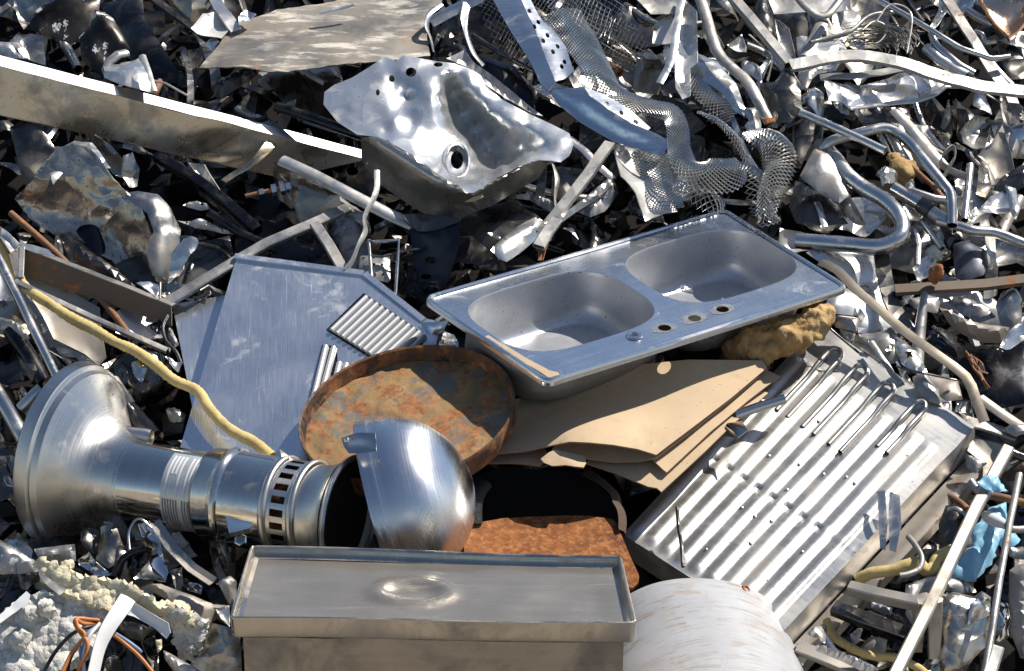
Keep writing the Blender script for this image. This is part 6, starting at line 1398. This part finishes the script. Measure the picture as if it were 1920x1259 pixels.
def nozzle():
    t = thing('hose_nozzle', 'brown cone shaped hose nozzle with pale coupling on the blue plastic', 'nozzle', P(*XY((1770, 400)), .15))
    bar('nozzle_body', None, None, white_paint, [(1695, 375, .15), (1740, 400, .16), (1820, 435, .17)], 22, sub=4, taper=[.6, .95, 1, .95, .7], parent=t, cap=True)
    bar('coupling', None, None, galv, [(1815, 435, .17), (1860, 460, .165), (1960, 455, .16)], 11, sub=3, parent=t)
nozzle()
T('brown pipe passing behind the blue plastic', rust_rod, [(1720, 270, .10), (1800, 280, .11), (1960, 320, .11)], 36, sub=2)
def hose2():
    for lb, pts, w in (('yellow foam hose piece poking from under the tray', [(980, 745, .05), (1060, 705, .07), (1180, 690, .08), (1260, 660, .09), (1320, 640, .09), (1340, 660, .085), (1370, 690, .08), (1410, 670, .08), (1430, 620, .08), (1500, 580, .06)], 62), ('dirty yellow hose curling below the tube frame', [(810, 970, .03), (850, 1060, .03), (920, 1110, .04), (1000, 1150, .05), (1090, 1175, .04), (1180, 1180, .05), (1260, 1205, .05), (1340, 1250, .05), (1400, 1310, .04)], 44)):
        V, F, U = bar('h', None, None, hose_yellow, pts, w/3, sub=12, build=False); V = np.array(V); m = 14
        for i in range(len(V)//m):
            c = V[i*m:(i+1)*m].mean(0); s = U[i*m][0]
            for j in range(m): V[i*m+j] = c+(V[i*m+j]-c)*(1+.16*mnoise.noise(Vector((s*12, 0, w)))+.12*mnoise.noise(Vector((s*55, j*.7, 0))))
        tag(mk('hose', V, F, hose_yellow, None, uv=U, sharp=70), lb, 'hose')
hose2()
T('grey cable bent over the yellow hose piece', galv, [(1270, 500, .10), (1310, 550, .11), (1345, 620, .12), (1330, 680, .12), (1270, 710, .12), (1220, 720, .12)], 26, sub=4, name='cable', cat='cable')
S('crushed steel can beside the tube frame post', tank_can, [(1455, 830), (1530, 815), (1640, 830), (1680, 800), (1730, 830), (1725, 960), (1700, 1120), (1640, 1180), (1560, 1310), (1450, 1310), (1450, 1100)], .09, cr=.03, folds=7, dent=.008, bulge=.03, tl=(2, -5))
S('white lit shoulder of foil beside the crushed can', crush_alu, [(1600, 900), (1650, 860), (1720, 880), (1720, 950), (1660, 960), (1610, 985)], .12, cr=.012, tl=(-3.5, 0))
S('pale plate standing behind the tube frame corner', galv, [(1255, 770), (1400, 735), (1530, 725), (1640, 760), (1660, 800), (1560, 820), (1450, 810), (1350, 815), (1290, 900), (1255, 880)], .08, cr=.012, folds=4, tl=(-3, 0))
S('curved pale sheet at the photo edge beside the grey rod', galv, [(1840, 690), (1880, 660), (1970, 640), (1970, 1200), (1900, 1180), (1850, 1050), (1835, 860)], .10, cr=.006, bulge=.03, tl=(0, -4))
T('grey tube end at the bottom edge beside the grey rod', galv, [(1770, 1130, .16), (1740, 1230, .16), (1700, 1340, .16)], 62, kind='box', t=46)
ST('stamped flat bar at the bottom edge below the tray', dusty_steel, [(650, 1125, .09), (760, 1165, .10), (880, 1215, .10), (1080, 1300, .11)], 70, t=30, kind='box')
S('bright rim of the stamped flat bar', bright_alu, [(745, 1120), (770, 1118), (900, 1170), (1060, 1245), (1120, 1290), (1060, 1290), (900, 1205), (750, 1140)], .125, cr=.002, tl=(-3, 0))
S('pale bracket hanging from the tray rail', galv, [(700, 1060), (740, 1005), (815, 985), (800, 1100), (775, 1095), (745, 1060), (720, 1080)], .07, cr=.01)
S('small crinkled shiny tab under the tray rail end', crush_alu, [(620, 1130), (650, 1090), (690, 1100), (680, 1150), (650, 1170), (630, 1160)], .08, cr=.014)
ST('narrow bright blade beside the stamped flat bar', bright_alu, [(800, 1070, .05), (850, 1140, .05), (910, 1210, .05)], 34, t=4, wob=.004)
S('sunlit dusty plate deep under the tube frame', dusty_sheet, [(1000, 1120), (1060, 1060), (1150, 1080), (1140, 1150), (1110, 1180), (1010, 1150)], .0, cr=.006)
S('small lit slab deep under the tube frame', dusty_sheet, [(1010, 925), (1060, 915), (1120, 950), (1170, 985), (1210, 1000), (1110, 985)], .0, cr=.004, tl=(-3, 0))
S('pale little tube scrap under the tube frame', white_galv, [(940, 1060), (980, 1020), (1010, 1030), (990, 1090), (960, 1110)], .03, cr=.012, bulge=.012)
S('dark blue plate with a ring hole under the tube frame', dark_blue, [(880, 840), (1050, 850), (1180, 900), (1170, 940), (1020, 900), (920, 900)], -.02, cr=.004, holes=((1020, 877, 10),))
def ringbolt():
    q = P(*XY((1020, 877)), -.01); V, F, U = rings_geo([(q+HN*s, HN, r) for s, r in ((0, .008), (.004, .008), (.004, .0045), (0, .0045))], 14)
    tag(mk('ring_nut', V, F, tube_steel, None, uv=U), 'small ring nut on the dark plate under the tube frame', 'nut')
ringbolt()
S('dark blue sheet in the hollow beside the tray rail', dark_blue, [(890, 960), (930, 940), (960, 1010), (930, 1050), (900, 1020)], -.02, cr=.01)
S('dark standing plate behind the tray clip', dark_sheet, [(1445, 420), (1480, 330), (1560, 330), (1600, 400), (1560, 520), (1470, 545), (1445, 510)], .04, cr=.014, folds=4)
ST('curling pale trim behind the dark standing plate', galv, [(1490, 350, .07), (1540, 340, .08), (1590, 380, .08), (1600, 430, .07)], 22, t=4, sub=3)
T('short grey pipe above the blue knot', galv, [(1620, 190, .10), (1660, 240, .10), (1680, 270, .09)], 40)
S('grey end bracket on the corner of the ribbed tray rail', galv, [(1590, 40), (1625, 50), (1710, 95), (1650, 150), (1600, 110)], .05, cr=.004)
S('pale dusty sheet beyond the tray rail', dusty_sheet, [(1620, -60), (1740, -30), (1830, 10), (1740, 140), (1690, 170), (1690, 90), (1600, 20)], .03, cr=.006, tl=(-1, -2))
S('white speckled lump sheet above the blue plastic', crush_alu, [(1820, 60), (1860, 50), (1880, 90), (1840, 110), (1815, 85)], .08, cr=.014)
T('dark tube at the photo edge above the blue plastic', dark_sheet, [(1820, 10, .09), (1900, 50, .09), (1980, 80, .08)], 42)
S('brown gritty scrap above the long grey rod', rust_dark, [(1790, 110), (1900, 90), (1960, 130), (1930, 180), (1830, 190)], .06, cr=.02, rag=3)
S('shiny bent scraps beside the grey rod at the photo edge', chrome, [(1770, 880), (1830, 870), (1850, 960), (1830, 1060), (1770, 1100), (1750, 1000)], .06, cr=.02, folds=6)
S('grey blue pipe sheet at the photo edge below the nozzle', galv, [(1830, 570), (1900, 560), (1970, 570), (1970, 640), (1880, 620), (1840, 610)], .10, cr=.006, bulge=.012)
S('white speck foil between the post and the crushed can', bright_alu, [(1270, 880), (1340, 900), (1330, 960), (1290, 990), (1255, 930)], .05, cr=.014)
S('dark plate under the tube frame corner', dark_sheet, [(1100, 480), (1280, 450), (1440, 560), (1400, 720), (1200, 760), (1050, 720)], -.05, cr=.01)
# ------------------------------------------------------------------ loose scrap in the gaps: each piece an object, the shreds below them one mass
def noun(label):
    w = label.split(); out = []
    for x in w:
        if out and x in ('with', 'in', 'on', 'at', 'beside', 'behind', 'above', 'under', 'below', 'running', 'lying', 'leaning', 'standing', 'of', 'from', 'by', 'over', 'near', 'to', 'left', 'right', 'stuck', 'poking', 'jutting', 'and', 'catching', 'crossing', 'hanging', 'draping', 'spilling', 'passing', 'falling', 'rising', 'curling', 'snaking', 'down', 'running', 'sloping', 'slanting', 'wedged', 'for', 'tucked', 'between', 'seen', 'fixed', 'past', 'stretched', 'pointing', 'against', 'beyond', 'deep', 'beneath', 'inside', 'without', 'sweeping', 'folded', 'torn', 'out', 'alongside', 'next', 'beneath', 'arching', 'twisting', 'ending', 'bent', 'wrapped', 'resting') and len(out) > 1: break
        out.append(x)
    return ' '.join(out[-4:])
marks = []
for o in list(SC.objects):
    if o.parent is None and o.get('label') and o.type in ('MESH', 'EMPTY'):
        x, y = to_px(o.location); marks.append((x, y, noun(o['label'])))
cnt = {}
for m_ in marks: cnt[m_[2]] = cnt.get(m_[2], 0)+1
marks = [m_ for m_ in marks if cnt[m_[2]] == 1 and 2 <= len(m_[2].split()) <= 4 and -40 < m_[0] < 1960 and -40 < m_[1] < 1300]
def fillers():
    rr = random.Random(77); used = set(); R(0, 0, 1.0)
    dark = [dark_sheet, grey_sheet, black_metal, tank_dark, black_gloss]; lit = [bright_alu, crush_alu, galv, grey_sheet, white_galv, brown_sheet, tank_can]  # dark metals put the gaps' shade into colour; lit holds the paler metals
    word = {'dark_sheet': 'dark', 'grey_sheet': 'grey', 'black_metal': 'black', 'tank_dark': 'dark brown', 'black_gloss': 'glossy black', 'bright_alu': 'bright', 'crush_alu': 'silvery', 'galv': 'dull grey', 'white_galv': 'whitish', 'brown_sheet': 'brownish', 'tank_can': 'pale', 'tube_steel': 'shiny', 'rust_rod': 'rusty'}
    n = 0; tries = 0; pts = []
    while n < 215 and tries < 9000:
        tries += 1
        x, y = rr.uniform(-30, 1950), rr.uniform(-30, 1280)
        tangle = x > 1150 and y < 800
        if 330 < x < 840 and 560 < y < 860: continue
        if inside(np.array([(770, 540), (1360, 370), (1640, 540), (1420, 720), (1000, 780), (780, 640)]), np.array([[x, y]]))[0]: continue
        if 840 < x < 1500 and 470 < y < 1000: continue
        if 430 < x < 1480 and y > 960: continue
        if 1180 < x < 1560 and y > 700: continue
        if 60 < x < 640 and 720 < y < 1000 and y > 700: continue
        if y > 1130 and x < 430: continue
        if any((x-a)**2+(y-b)**2 < (34 if tangle else 46)**2 for a, b in pts): continue
        pts.append((x, y)); n += 1
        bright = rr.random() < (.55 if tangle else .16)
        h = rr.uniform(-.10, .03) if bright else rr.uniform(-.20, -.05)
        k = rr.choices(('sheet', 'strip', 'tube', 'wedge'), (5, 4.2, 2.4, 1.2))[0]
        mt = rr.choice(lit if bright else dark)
        near = sorted(marks, key=lambda m_: (m_[0]-x)**2+(m_[1]-y)**2)
        kind = {'sheet': 'crumpled shred', 'strip': 'bent strip', 'tube': 'tube offcut', 'wedge': 'torn flap'}[k]
        if k == 'tube': mt = rr.choice((tube_steel, tube_steel, galv, black_metal, rust_rod)) if bright else rr.choice((black_metal, dark_sheet, tube_steel))
        label = None
        for j in range(1, 7):
            for pre in ('low in the gap', 'deep in the gap'):
                lb = f"{word[mt.name]} {kind} {pre} between {near[0][2]} and {near[j][2]}"
                if lb not in used and len(lb.split()) <= 16: label = lb; break
            if label: break
        if not label: continue
        used.add(label); G = 'loose scrap filling the gaps of the heap'
        a = rr.uniform(0, math.tau) if not tangle else rr.gauss(.7, .6); s = rr.uniform(46, 125)*(1 if not tangle else .85)
        if k in ('sheet', 'wedge'):
            m_ = rr.randint(5, 8); e = rr.uniform(.4, .8)
            P_ = []
            for i in range(m_):
                t = math.tau*i/m_+rr.uniform(-.3, .3); r = s*rr.uniform(.6, 1.1)
                u, v = r*math.cos(t), r*math.sin(t)*e
                P_.append((x+u*math.cos(a)-v*math.sin(a), y+u*math.sin(a)+v*math.cos(a)))
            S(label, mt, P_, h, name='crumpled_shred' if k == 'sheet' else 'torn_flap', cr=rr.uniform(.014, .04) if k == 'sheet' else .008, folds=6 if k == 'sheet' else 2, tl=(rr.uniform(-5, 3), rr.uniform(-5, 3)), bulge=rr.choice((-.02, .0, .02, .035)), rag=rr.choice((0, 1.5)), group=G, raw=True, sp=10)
        else:
            L_ = s*rr.uniform(1.0, 2.2); pt = []; b_ = rr.uniform(-.7, .7)
            for i in range(4):
                f = i/3-.5; aa = a+b_*f
                pt.append((x+L_*f*math.cos(aa), y+L_*f*math.sin(aa), h+rr.uniform(-.03, .03)+f*rr.uniform(-.08, .08), rr.uniform(-40, 40)))
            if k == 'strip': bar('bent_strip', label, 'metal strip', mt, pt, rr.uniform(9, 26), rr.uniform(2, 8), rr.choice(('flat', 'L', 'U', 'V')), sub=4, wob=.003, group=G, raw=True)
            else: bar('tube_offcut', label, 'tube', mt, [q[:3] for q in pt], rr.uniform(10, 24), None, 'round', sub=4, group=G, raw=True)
fillers()
def shreds(name, label, n, seed, mat, size, hr, xr=(-2.6, 2.6), yr=(-1.9, 2.2), name_ok=None):
    rr = random.Random(seed); mb = MB()
    for i in range(n):
        x, y = rr.uniform(*xr), rr.uniform(*yr); z = SLOPE*y+rr.uniform(*hr)
        C = np.array((x, y, z))
        if name_ok is not None and name_ok(*to_px(C)): continue
        a = np.array([rr.gauss(0, 1) for _ in range(3)]); a /= np.linalg.norm(a)
        nn = np.array((rr.gauss(0, .5), rr.gauss(-.3, .5), 1)); b_ = np.cross(nn, a); b_ /= np.linalg.norm(b_)+1e-9
        s = size*rr.uniform(.4, 1.3); w = s*rr.uniform(.25, .9); k = rr.randint(4, 6); V = [C+nn*.02*rr.uniform(-1, 1)]
        for j in range(k):
            t = math.tau*j/k+rr.uniform(-.3, .3); V.append(C+a*s*math.cos(t)*rr.uniform(.6, 1.1)+b_*w*math.sin(t)*rr.uniform(.6, 1.1)+nn*rr.uniform(-.012, .012))
        mb.add(V, [(0, 1+j, 1+(j+1) % k) for j in range(k)])
    o = mb.build(name, mat, None, smooth=False); tag(o, label, 'scrap shreds', kind='stuff')
shreds('scrap_shreds', 'dark metal shreds packed deep in the gaps of the heap', 5200, 5, dark_sheet, .075, (-.42, -.16))  # dark metal fill, the deep shade of the gaps put into its colour
shreds('scrap_shreds', 'grey metal shreds scattered deep in the gaps of the heap', 1000, 6, grey_sheet, .06, (-.40, -.20))
shreds('scrap_shreds', 'bright metal flakes glinting deep in the gaps of the heap', 350, 7, bright_alu, .035, (-.34, -.16), name_ok=lambda x, y: 760 < x < 1620 and 380 < y < 1010)
